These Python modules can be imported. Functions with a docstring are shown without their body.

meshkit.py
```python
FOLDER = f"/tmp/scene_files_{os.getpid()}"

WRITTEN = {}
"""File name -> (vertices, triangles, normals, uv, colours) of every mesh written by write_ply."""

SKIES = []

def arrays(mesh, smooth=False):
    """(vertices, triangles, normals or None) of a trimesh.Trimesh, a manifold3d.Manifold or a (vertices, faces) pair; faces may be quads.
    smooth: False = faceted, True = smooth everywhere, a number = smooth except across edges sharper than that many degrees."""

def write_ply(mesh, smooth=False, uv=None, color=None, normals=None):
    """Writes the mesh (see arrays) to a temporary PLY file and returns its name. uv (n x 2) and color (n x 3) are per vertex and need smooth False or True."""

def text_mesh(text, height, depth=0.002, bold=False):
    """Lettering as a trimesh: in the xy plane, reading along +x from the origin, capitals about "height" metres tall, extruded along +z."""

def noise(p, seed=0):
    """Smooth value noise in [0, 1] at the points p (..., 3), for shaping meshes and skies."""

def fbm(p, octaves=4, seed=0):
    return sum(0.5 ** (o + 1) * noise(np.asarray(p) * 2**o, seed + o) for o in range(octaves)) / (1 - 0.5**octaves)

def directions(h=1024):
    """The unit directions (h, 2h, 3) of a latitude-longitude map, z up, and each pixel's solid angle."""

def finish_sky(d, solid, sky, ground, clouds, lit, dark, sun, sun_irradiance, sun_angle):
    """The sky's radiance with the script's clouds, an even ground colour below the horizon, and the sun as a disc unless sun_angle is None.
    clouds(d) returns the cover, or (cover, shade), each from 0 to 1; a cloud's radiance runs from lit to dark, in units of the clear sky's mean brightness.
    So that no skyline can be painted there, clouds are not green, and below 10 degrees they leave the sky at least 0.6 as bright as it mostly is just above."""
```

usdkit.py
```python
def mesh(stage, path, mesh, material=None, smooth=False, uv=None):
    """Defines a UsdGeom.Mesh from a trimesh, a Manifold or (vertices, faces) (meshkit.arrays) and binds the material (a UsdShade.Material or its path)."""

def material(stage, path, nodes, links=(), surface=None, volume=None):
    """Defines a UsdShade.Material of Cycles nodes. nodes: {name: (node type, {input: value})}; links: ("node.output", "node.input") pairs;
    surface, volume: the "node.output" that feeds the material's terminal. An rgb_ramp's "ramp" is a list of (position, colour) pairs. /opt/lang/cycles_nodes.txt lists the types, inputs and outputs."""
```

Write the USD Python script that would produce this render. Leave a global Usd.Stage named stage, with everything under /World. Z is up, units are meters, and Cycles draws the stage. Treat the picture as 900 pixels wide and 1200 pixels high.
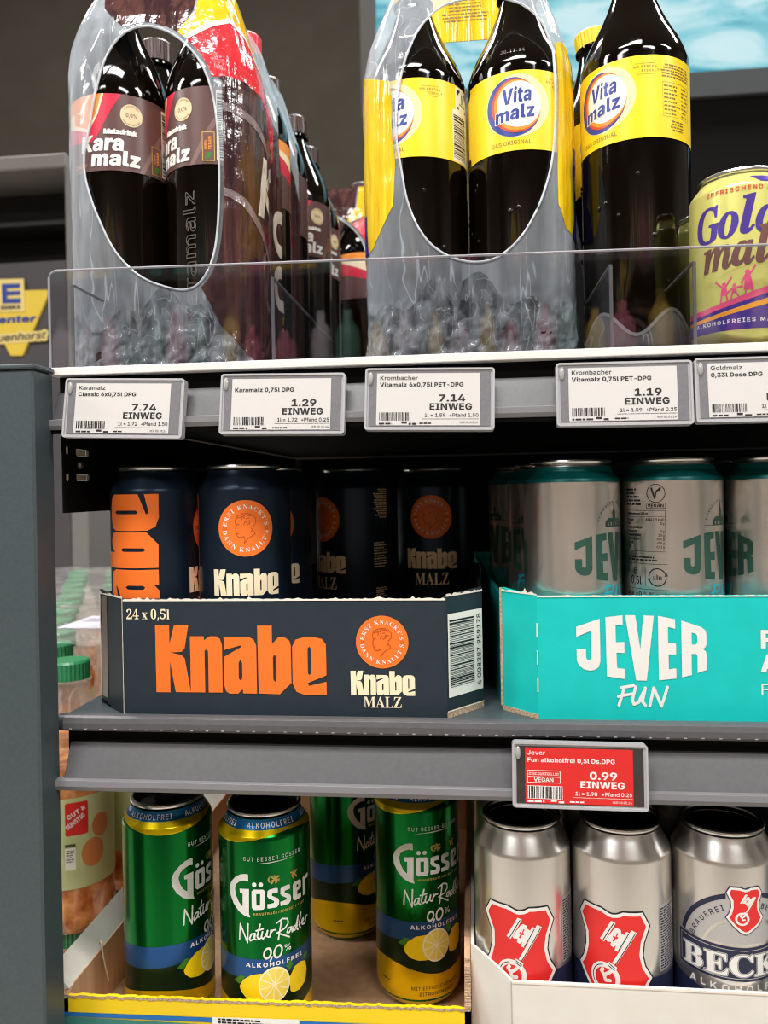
import math, random, glob, numpy as np, trimesh, shapely, usdkit
from shapely import affinity
from shapely.geometry import Polygon, LineString, MultiPolygon, Point, box as sbox
from shapely.ops import unary_union
from pxr import Usd, UsdGeom, UsdLux, UsdShade, Gf, Sdf, Vt
from PIL import Image, ImageDraw, ImageFont
import meshkit

random.seed(7); RNG = np.random.default_rng(7)
stage = Usd.Stage.CreateInMemory()
UsdGeom.SetStageUpAxis(stage, 'Z'); UsdGeom.SetStageMetersPerUnit(stage, 1.0)
UsdGeom.Xform.Define(stage, '/World'); UsdGeom.Scope.Define(stage, '/World/Looks')

# ------------------------------------------------------------------ camera, lights, exposure
FPX = 941.717; HAP = 7.0
cam = UsdGeom.Camera.Define(stage, '/World/camera')
cam.CreateHorizontalApertureAttr(HAP); cam.CreateVerticalApertureAttr(HAP * 4 / 3)
cam.CreateFocalLengthAttr(HAP * FPX / 900)
cam.CreateVerticalApertureOffsetAttr(-HAP * (600 - 579.833) / 900)
cam.CreateFStopAttr(2.3); cam.CreateFocusDistanceAttr(0.56)
cam.CreateClippingRangeAttr(Gf.Vec2f(0.01, 100)); cam.CreateExposureAttr(0.0)
yaw, pit, roll = -0.109085649, -0.00465738531, -0.0178276591
fw = np.array([math.sin(yaw) * math.cos(pit), math.cos(yaw) * math.cos(pit), math.sin(pit)])
rt = np.cross(fw, [0, 0, 1]); rt /= np.linalg.norm(rt); up_ = np.cross(rt, fw)
r2 = rt * math.cos(roll) + up_ * math.sin(roll); u2 = -rt * math.sin(roll) + up_ * math.cos(roll)
M = Gf.Matrix4d(*[float(x) for row in ((*r2, 0), (*u2, 0), (*(-fw), 0), (0, -0.524364, 1.150376, 1)) for x in row])
cam.AddTransformOp().Set(M)

def dome(strength, color):
    d = UsdLux.DomeLight.Define(stage, '/World/ambient_dome'); d.CreateIntensityAttr(strength); d.CreateColorAttr(Gf.Vec3f(*color))
dome(0.05, (1.0, 0.96, 0.9))

def rect_light(name, loc, w, h, power, color=(1, 0.98, 0.96)):
    l = UsdLux.RectLight.Define(stage, '/World/' + name); l.CreateWidthAttr(w); l.CreateHeightAttr(h)
    l.CreateIntensityAttr(power); l.CreateColorAttr(Gf.Vec3f(*color)); l.CreateNormalizeAttr(False)
    l.AddTranslateOp().Set(Gf.Vec3d(*loc)); return l
# rows of ceiling panel lamps over the aisle, plus an added rear row (they point straight down)
LAMP = 46.0
n_ = 0
for xx, k_ in ((-0.25, 1.0), (-2.6, .8), (2.1, .8)):
    rect_light(f'ceiling_lamp_{n_:03d}', (xx, -0.88, 2.93), 1.15, 0.34, LAMP * k_); n_ += 1
for xx, k_ in ((-1.4, .55), (1.1, .55)):
    rect_light(f'ceiling_lamp_{n_:03d}', (xx, -2.25, 2.93), 1.15, 0.34, LAMP * k_); n_ += 1
for xx in (-1.9, 0.1, 1.9):  # rear row added to brighten the background behind the shelves
    rect_light(f'ceiling_lamp_{n_:03d}', (xx, 1.55, 4.05), 1.4, 0.5, LAMP * .62); n_ += 1

# ------------------------------------------------------------------ colours and materials
def S(r, g, b): return tuple(float((c / 255 / 12.92) if c <= 10 else ((c / 255 + .055) / 1.055) ** 2.4) for c in (r, g, b))
MATS = {}
def pm(name, color, rough=.45, metal=0., **kw):
    if name not in MATS:
        d = dict(base_color=color, roughness=rough, metallic=metal); d.update(kw)
        MATS[name] = usdkit.material(stage, '/World/Looks/' + name, {'p': ('principled_bsdf', d)}, surface='p.BSDF')
    return MATS[name]
def nm(name, c1, c2, scale, rough=.5, metal=0., stretch=(1, 1, 1), bump=0., lo=.35, hi=.65, **kw):
    """principled with a two-tone noise colour and optional bump"""
    d = dict(roughness=rough, metallic=metal); d.update(kw)
    nodes = {'t': ('texture_coordinate', {}), 'm': ('mapping', {'scale': stretch}), 'n': ('noise_texture', {'scale': scale, 'detail': 4.0}),
             'r': ('rgb_ramp', {'ramp': [(0, c1), (lo, c1), (hi, c2), (1, c2)]}), 'p': ('principled_bsdf', d)}
    links = [('t.object', 'm.vector'), ('m.vector', 'n.vector'), ('n.fac', 'r.fac'), ('r.color', 'p.base_color')]
    if bump:
        nodes['b'] = ('bump', {'strength': 1.0, 'distance': bump}); links += [('n.fac', 'b.height'), ('b.normal', 'p.normal')]
    MATS[name] = usdkit.material(stage, '/World/Looks/' + name, nodes, links, surface='p.BSDF'); return MATS[name]
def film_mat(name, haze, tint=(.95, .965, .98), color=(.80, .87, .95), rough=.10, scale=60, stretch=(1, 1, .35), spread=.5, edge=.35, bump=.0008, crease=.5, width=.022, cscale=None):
    """clear shrink film: see-through, a milky noise haze, whitened creases painted in for wrinkle glints, stronger where seen edge-on, with a crinkled gloss"""
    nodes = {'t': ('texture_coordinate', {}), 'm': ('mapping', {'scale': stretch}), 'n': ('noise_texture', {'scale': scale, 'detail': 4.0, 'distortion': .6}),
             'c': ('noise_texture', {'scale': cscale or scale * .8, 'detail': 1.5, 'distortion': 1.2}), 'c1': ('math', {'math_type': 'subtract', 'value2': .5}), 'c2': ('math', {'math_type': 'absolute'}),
             'c3': ('map_range', {'range_type': 'smoothstep', 'from_min': 0.0, 'from_max': width, 'to_min': crease, 'to_max': 0.0, 'clamp': True}),  # thin white lines put into the haze in place of glints
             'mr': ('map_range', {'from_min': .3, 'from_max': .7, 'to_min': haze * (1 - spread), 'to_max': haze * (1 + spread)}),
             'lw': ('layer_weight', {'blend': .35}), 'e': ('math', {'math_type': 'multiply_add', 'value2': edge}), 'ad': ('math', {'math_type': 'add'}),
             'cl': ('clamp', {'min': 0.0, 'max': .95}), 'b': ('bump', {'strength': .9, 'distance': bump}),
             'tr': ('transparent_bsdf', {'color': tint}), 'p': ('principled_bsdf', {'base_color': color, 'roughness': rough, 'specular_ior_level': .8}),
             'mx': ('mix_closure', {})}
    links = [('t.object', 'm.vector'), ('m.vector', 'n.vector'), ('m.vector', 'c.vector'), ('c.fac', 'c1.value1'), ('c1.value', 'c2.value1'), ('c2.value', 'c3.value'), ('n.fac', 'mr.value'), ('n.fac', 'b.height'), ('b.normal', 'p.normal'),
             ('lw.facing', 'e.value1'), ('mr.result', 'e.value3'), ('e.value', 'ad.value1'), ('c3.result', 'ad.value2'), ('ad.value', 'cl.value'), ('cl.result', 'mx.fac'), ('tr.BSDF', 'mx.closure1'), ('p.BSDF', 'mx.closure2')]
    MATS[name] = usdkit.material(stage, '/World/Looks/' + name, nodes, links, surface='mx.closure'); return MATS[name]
def pane_mat(name, tint, base=.045, grazing=.5, rough=.012):
    nodes = {'f': ('layer_weight', {'blend': .5}), 'k': ('math', {'math_type': 'power', 'value2': 5.0}), 'a': ('math', {'math_type': 'multiply_add', 'value2': grazing, 'value3': base}), 't': ('transparent_bsdf', {'color': tint}),
             'g': ('glossy_bsdf', {'color': (1, 1, 1), 'roughness': rough}), 'mx': ('mix_closure', {})}
    MATS[name] = usdkit.material(stage, '/World/Looks/' + name, nodes, [('f.facing', 'k.value1'), ('k.value', 'a.value1'), ('a.value', 'mx.fac'), ('t.BSDF', 'mx.closure1'), ('g.BSDF', 'mx.closure2')], surface='mx.closure')
    return MATS[name]

WHITE = pm('ink_white', (.80, .78, .74), .4); CREAM = pm('ink_cream', S(250, 232, 196), .45); BLACK = pm('ink_black', S(22, 21, 22), .5)
ORANGE = pm('ink_orange', S(246, 118, 38), .45); ORANGE_D = pm('ink_rust', S(178, 74, 22), .5)
NAVY_CAN = pm('navy_can', S(30, 46, 64), .32, .6); NAVY_CARD = nm('navy_card', S(25, 39, 49), S(30, 44, 54), 90, .55, bump=.00005)
TEAL_CARD = nm('teal_card', S(0, 190, 184), S(0, 196, 190), 60, .5); TEAL_INK = pm('teal_ink', S(0, 98, 98), .35, .3); TEAL_SCRIPT = pm('teal_script', S(40, 170, 185), .4)
KRAFT = nm('kraft_card', S(200, 158, 122), S(214, 172, 136), 120, .8, stretch=(1, 1, .1)); KRAFT_EDGE = nm('kraft_edge', S(150, 124, 98), S(206, 182, 154), 900, .85)
TORN = pm('torn_card', S(236, 226, 212), .8); WHITE_CARD = nm('white_card', S(224, 219, 208), S(229, 225, 215), 40, .6)
YELLOW_CARD = pm('yellow_card', S(246, 210, 20), .5); BLUE_CARD = pm('blue_card', S(28, 110, 180), .5)
SILVER = nm('silver_can', (.80, .775, .745), (.85, .83, .80), 30, .27, .95, stretch=(1, 1, .02)); RIM = pm('can_rim', (.74, .73, .71), .24, 1.); LID_BLACK = pm('black_lid', S(20, 18, 17), .3, .6); LID = pm('silver_lid', (.6, .6, .6), .3, 1.)
GREEN_INK = pm('dark_green_ink', S(40, 78, 66), .4)
MALT = pm('dark_malt_bottle', S(11, 6, 3), .06, specular_ior_level=.5); GLINT_CODE = pm('emboss_glint_and_code', S(84, 76, 68), .25, specular_ior_level=.9)  # second material: pale grey for painted emboss glints and the date code
CAP_BROWN = pm('brown_cap', S(66, 40, 34), .3); CAP_RED = pm('red_cap', S(222, 44, 56), .35); CAP_YELLOW = pm('yellow_cap', S(240, 205, 30), .35)
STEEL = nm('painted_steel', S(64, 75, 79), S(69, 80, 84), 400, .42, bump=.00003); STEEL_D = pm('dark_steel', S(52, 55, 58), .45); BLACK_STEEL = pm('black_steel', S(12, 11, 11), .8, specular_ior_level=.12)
RAIL = nm('rail_grey', S(84, 83, 86), S(89, 88, 91), 300, .42); RAIL_LIP = pm('rail_lip', S(122, 121, 124), .3); LIP_WHITE = pm('lip_white', S(232, 228, 222), .4)
ACRYLIC = pane_mat('clear_acrylic', (.93, .935, .95), .042, .5, .02); ACRYLIC_EDGE = pm('acrylic_edge', S(178, 176, 184), .2, specular_ior_level=.8, alpha=.75)
"""inks are flat print on the cans, labels and boxes"""

# ------------------------------------------------------------------ prims
USED = {}
def uname(parent, name):
    k = (parent, name); n = USED.get(k, 0); USED[k] = n + 1
    return name if n == 0 else f'{name}_{n:03d}'
def put(path, v, f, mat, n=None):
    m = UsdGeom.Mesh.Define(stage, path)
    m.CreatePointsAttr(Vt.Vec3fArray.FromNumpy(np.ascontiguousarray(v, np.float32)))
    m.CreateFaceVertexCountsAttr(Vt.IntArray.FromNumpy(np.full(len(f), 3, np.int32)))
    m.CreateFaceVertexIndicesAttr(Vt.IntArray.FromNumpy(np.ascontiguousarray(f, np.int32).ravel()))
    m.CreateSubdivisionSchemeAttr('none')
    if n is not None:
        m.CreateNormalsAttr(Vt.Vec3fArray.FromNumpy(np.ascontiguousarray(n, np.float32))); m.SetNormalsInterpolation('vertex')
    UsdShade.MaterialBindingAPI.Apply(m.GetPrim()).Bind(mat)
    return m.GetPrim()
def ppath(parent): return '/World' if parent is None else (parent if isinstance(parent, str) else str(parent.GetPath()))
def obj(name, mesh, mat, parent=None, smooth=30, label=None, stuff=False):
    pp = ppath(parent); path = pp + '/' + uname(pp, name)
    if isinstance(mesh, tuple) and len(mesh) == 3: p = put(path, mesh[0], mesh[1], mat, mesh[2])
    else:
        v, f, n = meshkit.arrays(mesh, smooth); p = put(path, v, f, mat, n)
    if label: p.SetCustomDataByKey('label', label)
    if stuff: p.SetCustomDataByKey('kind', 'stuff')
    return p
def tag(p, label, cat, group=None, kind=None):
    p.SetCustomDataByKey('label', label)
    if cat: p.SetCustomDataByKey('category', cat)
    if group: p.SetCustomDataByKey('group', group)
    if kind: p.SetCustomDataByKey('kind', kind)
    return p
def thing(name, label, cat, loc=(0, 0, 0), rz=0., group=None, rx=0., ry=0.):
    x = UsdGeom.Xform.Define(stage, '/World/' + uname('/World', name)); x.AddTranslateOp().Set(Gf.Vec3d(*map(float, loc)))
    x.AddRotateXYZOp().Set(Gf.Vec3f(rx, ry, rz))
    return tag(x.GetPrim(), label, cat, group)
def dup(src, label, loc, rz=0., group=None, rx=0., ry=0.):
    base = src.GetName()
    b = base[:-4] if base[-4:-3] == '_' and base[-3:].isdigit() else base
    x = UsdGeom.Xform.Define(stage, '/World/' + uname('/World', b)); p = x.GetPrim()
    p.GetReferences().AddInternalReference(src.GetPath()); p.SetInstanceable(True)
    p.GetAttribute('xformOp:translate').Set(Gf.Vec3d(*map(float, loc))); p.GetAttribute('xformOp:rotateXYZ').Set(Gf.Vec3f(rx, ry, rz))
    tag(p, label, src.GetCustomDataByKey('category'), group or src.GetCustomDataByKey('group')); return p
def struct(name, mesh, mat, label, parent=None, smooth=30):
    p = obj(name, mesh, mat, parent, smooth)
    if parent is None: tag(p, label, None, kind='structure')
    return p
def sthing(name, label, loc=(0, 0, 0)):
    x = UsdGeom.Xform.Define(stage, '/World/' + uname('/World', name)); x.AddTranslateOp().Set(Gf.Vec3d(*map(float, loc)))
    return tag(x.GetPrim(), label, None, kind='structure')

# ------------------------------------------------------------------ shapes
cat = trimesh.util.concatenate
def bx(x0, x1, y0, y1, z0, z1, b=0.):
    if b <= 0: m = trimesh.creation.box([x1 - x0, y1 - y0, z1 - z0])
    else:
        b = min(b, (x1 - x0) / 2.01, (y1 - y0) / 2.01, (z1 - z0) / 2.01); ex, ey, ez = (x1 - x0) / 2, (y1 - y0) / 2, (z1 - z0) / 2
        pts = [(sx * (ex - (k != 0) * b), sy * (ey - (k != 1) * b), sz * (ez - (k != 2) * b)) for sx in (-1, 1) for sy in (-1, 1) for sz in (-1, 1) for k in range(3)]
        m = trimesh.convex.convex_hull(np.array(pts))
    m.apply_translation([(x0 + x1) / 2, (y0 + y1) / 2, (z0 + z1) / 2]); return m
def lathe(prof, seg=72):
    p = np.array(prof, float); m = trimesh.creation.revolve(p, sections=seg); return m
def tube(pts, r, sides=8):
    pts = np.asarray(pts, float); t = np.gradient(pts, axis=0); t /= np.linalg.norm(t, axis=1, keepdims=True) + 1e-12
    a = np.cross(t, np.where(np.abs(t[:, 2:]) < .9, [0, 0, 1.], [1., 0, 0])); a /= np.linalg.norm(a, axis=1, keepdims=True) + 1e-12
    b = np.cross(t, a); an = np.arange(sides) * 2 * np.pi / sides; r = np.broadcast_to(r, (len(pts),))
    v = pts[:, None] + r[:, None, None] * (np.cos(an)[None, :, None] * a[:, None] + np.sin(an)[None, :, None] * b[:, None])
    i, j = np.meshgrid(np.arange(len(pts) - 1), np.arange(sides), indexing='ij')
    q = np.stack([i * sides + j, i * sides + (j + 1) % sides, (i + 1) * sides + (j + 1) % sides, (i + 1) * sides + j], -1).reshape(-1, 4)
    v = v.reshape(-1, 3); n0 = len(v); v = np.vstack([v, pts[0], pts[-1]]); f = np.vstack([q[:, [0, 1, 2]], q[:, [0, 2, 3]]])
    k = np.arange(sides); last = (len(pts) - 1) * sides
    f = np.vstack([f, np.stack([np.full(sides, n0), (k + 1) % sides, k], 1), np.stack([np.full(sides, n0 + 1), last + k, last + (k + 1) % sides], 1)])
    return trimesh.Trimesh(v, f, process=False)
def extr_x(poly_yz, x0, x1):
    """a (y, z) outline extruded along x"""
    g = Polygon(poly_yz) if isinstance(poly_yz, (list, tuple)) else poly_yz
    m = cat([trimesh.creation.extrude_polygon(q, x1 - x0, engine='earcut') for q in polys(g)])
    v = np.array(m.vertices); return trimesh.Trimesh(np.stack([v[:, 2] + x0, v[:, 0], v[:, 1]], 1), m.faces, process=False)
def polys(g):
    if g.is_empty: return []
    return [g] if g.geom_type == 'Polygon' else [q for k in getattr(g, 'geoms', []) for q in polys(k)]
def wrap(geom, fn, du=.002, dv=None, normals=True):
    """cuts a flat (u, v) outline into cells and lays it on the surface fn(u, v) -> xyz"""
    V, F = [], []; n = 0
    for g in polys(geom):
        if g.area < 1e-10: continue
        x0, y0, x1, y1 = g.bounds
        nx = max(1, int(math.ceil((x1 - x0) / du))) if du else 1; ny = max(1, int(math.ceil((y1 - y0) / dv))) if dv else 1
        xs, ys = np.linspace(x0, x1, nx + 1), np.linspace(y0, y1, ny + 1); shapely.prepare(g)
        gx, gy = np.meshgrid(np.arange(nx), np.arange(ny)); gx, gy = gx.ravel(), gy.ravel()
        cells = shapely.box(xs[gx], ys[gy], xs[gx + 1], ys[gy + 1]) if nx * ny > 1 else np.array([sbox(x0 - 1, y0 - 1, x1 + 1, y1 + 1)])
        full = shapely.contains_properly(g, cells)
        for a, b in zip(gx[full], gy[full]):
            V += [(xs[a], ys[b]), (xs[a + 1], ys[b]), (xs[a + 1], ys[b + 1]), (xs[a], ys[b + 1])]; F += [(n, n + 1, n + 2), (n, n + 2, n + 3)]; n += 4
        rest = cells[~full]
        for c in shapely.intersection(g, rest):
            for q in polys(c):
                if q.area < 1e-11: continue
                try: vv, ff = trimesh.creation.triangulate_polygon(q, engine='earcut')
                except Exception: continue
                if len(ff) == 0: continue
                a = vv[ff]; cr = (a[:, 1, 0] - a[:, 0, 0]) * (a[:, 2, 1] - a[:, 0, 1]) - (a[:, 1, 1] - a[:, 0, 1]) * (a[:, 2, 0] - a[:, 0, 0])
                ff = np.where((cr < 0)[:, None], ff[:, ::-1], ff)
                V += [tuple(x) for x in vv]; F += [tuple(x + n) for x in ff]; n += len(vv)
    if not V: V, F = [(0, 0), (1e-4, 0), (0, 1e-4)], [(0, 1, 2)]
    uv = np.array(V); P = fn(uv[:, 0], uv[:, 1]); e = 2e-4
    nn = np.cross(fn(uv[:, 0] + e, uv[:, 1]) - fn(uv[:, 0] - e, uv[:, 1]), fn(uv[:, 0], uv[:, 1] + e) - fn(uv[:, 0], uv[:, 1] - e))
    nn /= np.linalg.norm(nn, axis=1, keepdims=True) + 1e-20
    return P, np.array(F), nn
def cyl_fn(R, off=.00012):
    return lambda u, v: np.stack([(R + off) * np.sin(u / R), -(R + off) * np.cos(u / R), v], 1)
def prof_fn(R, zs, rs, off=.00015):
    zs, rs = np.array(zs), np.array(rs)
    def fn(u, v):
        r = np.interp(v, zs, rs) + off; return np.stack([r * np.sin(u / R), -r * np.cos(u / R), v], 1)
    return fn
def plane_fn(o, du, dv, off=.0002):
    o, du, dv = (np.array(k, float) for k in (o, du, dv)); n = np.cross(du, dv); n /= np.linalg.norm(n); o = o + n * off
    return lambda u, v: o[None] + u[:, None] * du[None] + v[:, None] * dv[None]

# ------------------------------------------------------------------ lettering
FONT_DIR = glob.glob('/opt/blender-*/*/datafiles/fonts')[0]
PX = 150
_fonts, _glyphs = {}, {}
def font(kind, w):
    if (kind, w) not in _fonts:
        f = ImageFont.truetype(f'{FONT_DIR}/{ {"sans": "Inter.woff2", "serif": "NotoSansMath-Regular.woff2", "mono": "DejaVuSansMono.woff2"}[kind] }', PX)
        if kind == 'sans': f.set_variation_by_axes([14, w])
        _fonts[kind, w] = f, -f.getbbox('H' if kind != 'serif' else '\U0001D407', anchor='ls')[1]
    return _fonts[kind, w]
def contours(im):
    a = np.pad(np.asarray(im, float), 1) - 127.5; b = a > 0
    c = b[:-1, :-1] * 1 + b[:-1, 1:] * 2 + b[1:, 1:] * 4 + b[1:, :-1] * 8
    nxt = {}
    for y, x in zip(*np.nonzero((c > 0) & (c < 15))):
        k = c[y, x]; A, B, C, D = a[y, x], a[y, x + 1], a[y + 1, x + 1], a[y + 1, x]
        T = ('h', y, x), (x + A / (A - B), y) if A != B else None
        e = {'T': (('h', y, x), lambda: (x + A / (A - B), y)), 'R': (('v', y, x + 1), lambda: (x + 1, y + B / (B - C))),
             'B': (('h', y + 1, x), lambda: (x + D / (D - C), y + 1)), 'L': (('v', y, x), lambda: (x, y + A / (A - D)))}
        for s in {1: 'LT', 2: 'TR', 3: 'LR', 4: 'RB', 5: 'LT RB', 6: 'TB', 7: 'LB', 8: 'BL', 9: 'BT', 10: 'TR BL', 11: 'BR', 12: 'RL', 13: 'RT', 14: 'TL'}[int(k)].split():
            nxt[e[s[0]][0]] = (e[s[1]][0], e[s[0]][1]())
    rings = []
    while nxt:
        k0 = next(iter(nxt)); k, ring = k0, []
        while k in nxt:
            k2, pt = nxt.pop(k); ring.append(pt); k = k2
        if len(ring) > 3: rings.append(ring)
    return rings
def glyph(ch, kind, w):
    key = (ch, kind, w)
    if key not in _glyphs:
        f, cap = font(kind, w); x0, y0, x1, y1 = f.getbbox(ch, anchor='ls'); g = Polygon()
        if x1 > x0 and y1 > y0:
            im = Image.new('L', (x1 - x0 + 4, y1 - y0 + 4)); ImageDraw.Draw(im).text((2 - x0, 2 - y0), ch, 255, f, anchor='ls')
            rs = sorted((Polygon(r).buffer(0) for r in contours(im)), key=lambda p: -p.area)
            for r in rs: g = g.symmetric_difference(r)
            g = affinity.affine_transform(g.simplify(.3), [1 / cap, 0, 0, -1 / cap, (x0 - 3) / cap, -(y0 - 3) / cap])
        _glyphs[key] = g, f.getlength(ch) / cap
    return _glyphs[key]
def serifb(s):   # bold serif capitals from the mathematical block
    return ''.join(chr(0x1D400 + ord(c) - 65) if 'A' <= c <= 'Z' else chr(0x1D41A + ord(c) - 97) if 'a' <= c <= 'z' else chr(0x1D7CE + ord(c) - 48) if '0' <= c <= '9' else c for c in s)
def serifbi(s):
    return ''.join(chr(0x1D468 + ord(c) - 65) if 'A' <= c <= 'Z' else chr(0x1D482 + ord(c) - 97) if 'a' <= c <= 'z' else c for c in s)
def T(s, h, x=0., y=0., w=500, kind='sans', al='l', sx=1., shear=0., rot=0., track=0., width=None, bold=0.):
    gs, cx = [], 0.
    for ch in s:
        g, adv = glyph(ch, kind, w)
        if not g.is_empty: gs.append(affinity.translate(g, cx))
        cx += adv + track
    cx -= track; g = unary_union(gs) if gs else Polygon()
    if width: sx = width / (cx * h)
    g = affinity.affine_transform(g, [h * sx, h * math.tan(shear), 0, h, 0, 0])
    if bold: g = g.buffer(bold)
    W = cx * h * sx; g = affinity.translate(g, {'l': 0, 'c': -W / 2, 'r': -W}[al], 0)
    return affinity.translate(affinity.rotate(g, rot, origin=(0, 0), use_radians=True), x, y)
def arc_text(s, h, R, mid, cx=0., cy=0., w=700, kind='sans', inside=False, track=.08, sx=1.):
    """text around a circle; mid is the angle (radians, 0 = up, clockwise) of its middle; inside: bottom arc reading left to right"""
    adv = [glyph(c, kind, w)[1] * h * sx + track * h for c in s]; tot = sum(adv); out = []; pos = -tot / 2
    for c, a in zip(s, adv):
        g = affinity.translate(affinity.scale(glyph(c, kind, w)[0], h * sx, h, origin=(0, 0)), -a / 2, 0); m = pos + a / 2; pos += a
        if not inside:
            t = mid + m / R; g = affinity.rotate(g, -t, origin=(0, 0), use_radians=True); g = affinity.translate(g, cx + R * math.sin(t), cy + R * math.cos(t))
        else:
            t = mid - m / R; g = affinity.rotate(g, math.pi - t, origin=(0, 0), use_radians=True); g = affinity.translate(g, cx + (R + h) * math.sin(t), cy + (R + h) * math.cos(t))
        out.append(g)
    return unary_union(out)
def stroke(pts, w): return LineString(pts).buffer(w / 2, quad_segs=4)
def ell(cx, cy, rx, ry=None, n=16): return affinity.translate(affinity.scale(Point(0, 0).buffer(1, quad_segs=n), rx, ry or rx, origin=(0, 0)), cx, cy)
def PG(pts, s=1., ox=0., oy=0., holes=()):
    g = Polygon([(p[0] * s + ox, p[1] * s + oy) for p in pts]).buffer(0)
    for h in holes: g = g.difference(Polygon([(p[0] * s + ox, p[1] * s + oy) for p in h]).buffer(0))
    return g
def barcode(x0, y0, x1, y1, seed, n=44, vertical=False):
    r = random.Random(seed); out = []; L = (y1 - y0) if vertical else (x1 - x0); mod = L / (n * 1.9); p = 0.
    while p < L - mod:
        wd = mod * r.choice((1, 1, 1, 2, 3))
        if p + wd > L: break
        out.append(sbox(x0, y0 + p, x1, y0 + p + wd) if vertical else sbox(x0 + p, y0, x0 + p + wd, y1)); p += wd + mod * r.choice((1, 1, 2, 2))
    return unary_union(out)
def greek(x0, y1, w, n, h, seed, gap=1.7, al='l'):
    """tiny unreadable lines of print: short dashes"""
    r = random.Random(seed); out = []
    for k in range(n):
        y = y1 - (k + 1) * h * gap; L = w * r.uniform(.6, 1.); x = x0 + (w - L if al == 'r' else (w - L) / 2 if al == 'c' else 0); e = x + L
        while x < e:
            d = min(h * r.uniform(1.2, 4), e - x); out.append(sbox(x, y, x + d, y + h)); x += d + h * .6
    return MultiPolygon([o for o in out if not o.is_empty and o.area > 0])
def cap_mesh(z0, z1, r):
    m = lathe([(0, z0), (r, z0), (r, z1 - .002), (r - .0016, z1), (0, z1)], 60); v = np.array(m.vertices); rr = np.hypot(v[:, 0], v[:, 1]); th = np.arctan2(v[:, 1], v[:, 0])
    k = 1 + .02 * np.sign(np.sin(th * 30)) * (rr > r * .97); v[:, 0] *= k; v[:, 1] *= k; return trimesh.Trimesh(v, m.faces, process=False)
WHITE_L = pm('label_white', S(240, 238, 230), .4); RED_INK = pm('red_ink', S(222, 42, 40), .35)
# ------------------------------------------------------------------ the shop: floor, ceiling, walls
FLOOR_M = nm('floor_tile', S(176, 168, 156), S(188, 180, 168), 3, .35); CEIL_M = pm('ceiling_paint', S(150, 146, 140), .8); WALL_D = nm('dark_wall', S(66, 60, 52), S(70, 64, 56), 8, .8, specular_ior_level=.1); WALL_L = nm('light_wall', S(120, 114, 106), S(128, 122, 114), 2, .7)
struct('floor', bx(-4, 4, -3.5, 3.2, -.05, 0), FLOOR_M, 'pale tiled shop floor'); struct('ceiling', bx(-4, 4, -3.5, 3.2, 4.2, 4.25), CEIL_M, 'grey shop ceiling')
struct('wall_back', bx(-4, 4, 3.2, 3.25, 0, 4.2), WALL_D, 'dark brown-grey wall behind the shelves'); struct('wall_front', bx(-4, 4, -3.55, -3.5, 0, 4.2), WALL_L, 'pale wall across the aisle')
struct('wall_left', bx(-4.05, -4, -3.5, 3.2, 0, 4.2), WALL_L, 'pale left wall'); struct('wall_right', bx(4, 4.05, -3.5, 3.2, 0, 4.2), WALL_L, 'pale right wall')
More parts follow.
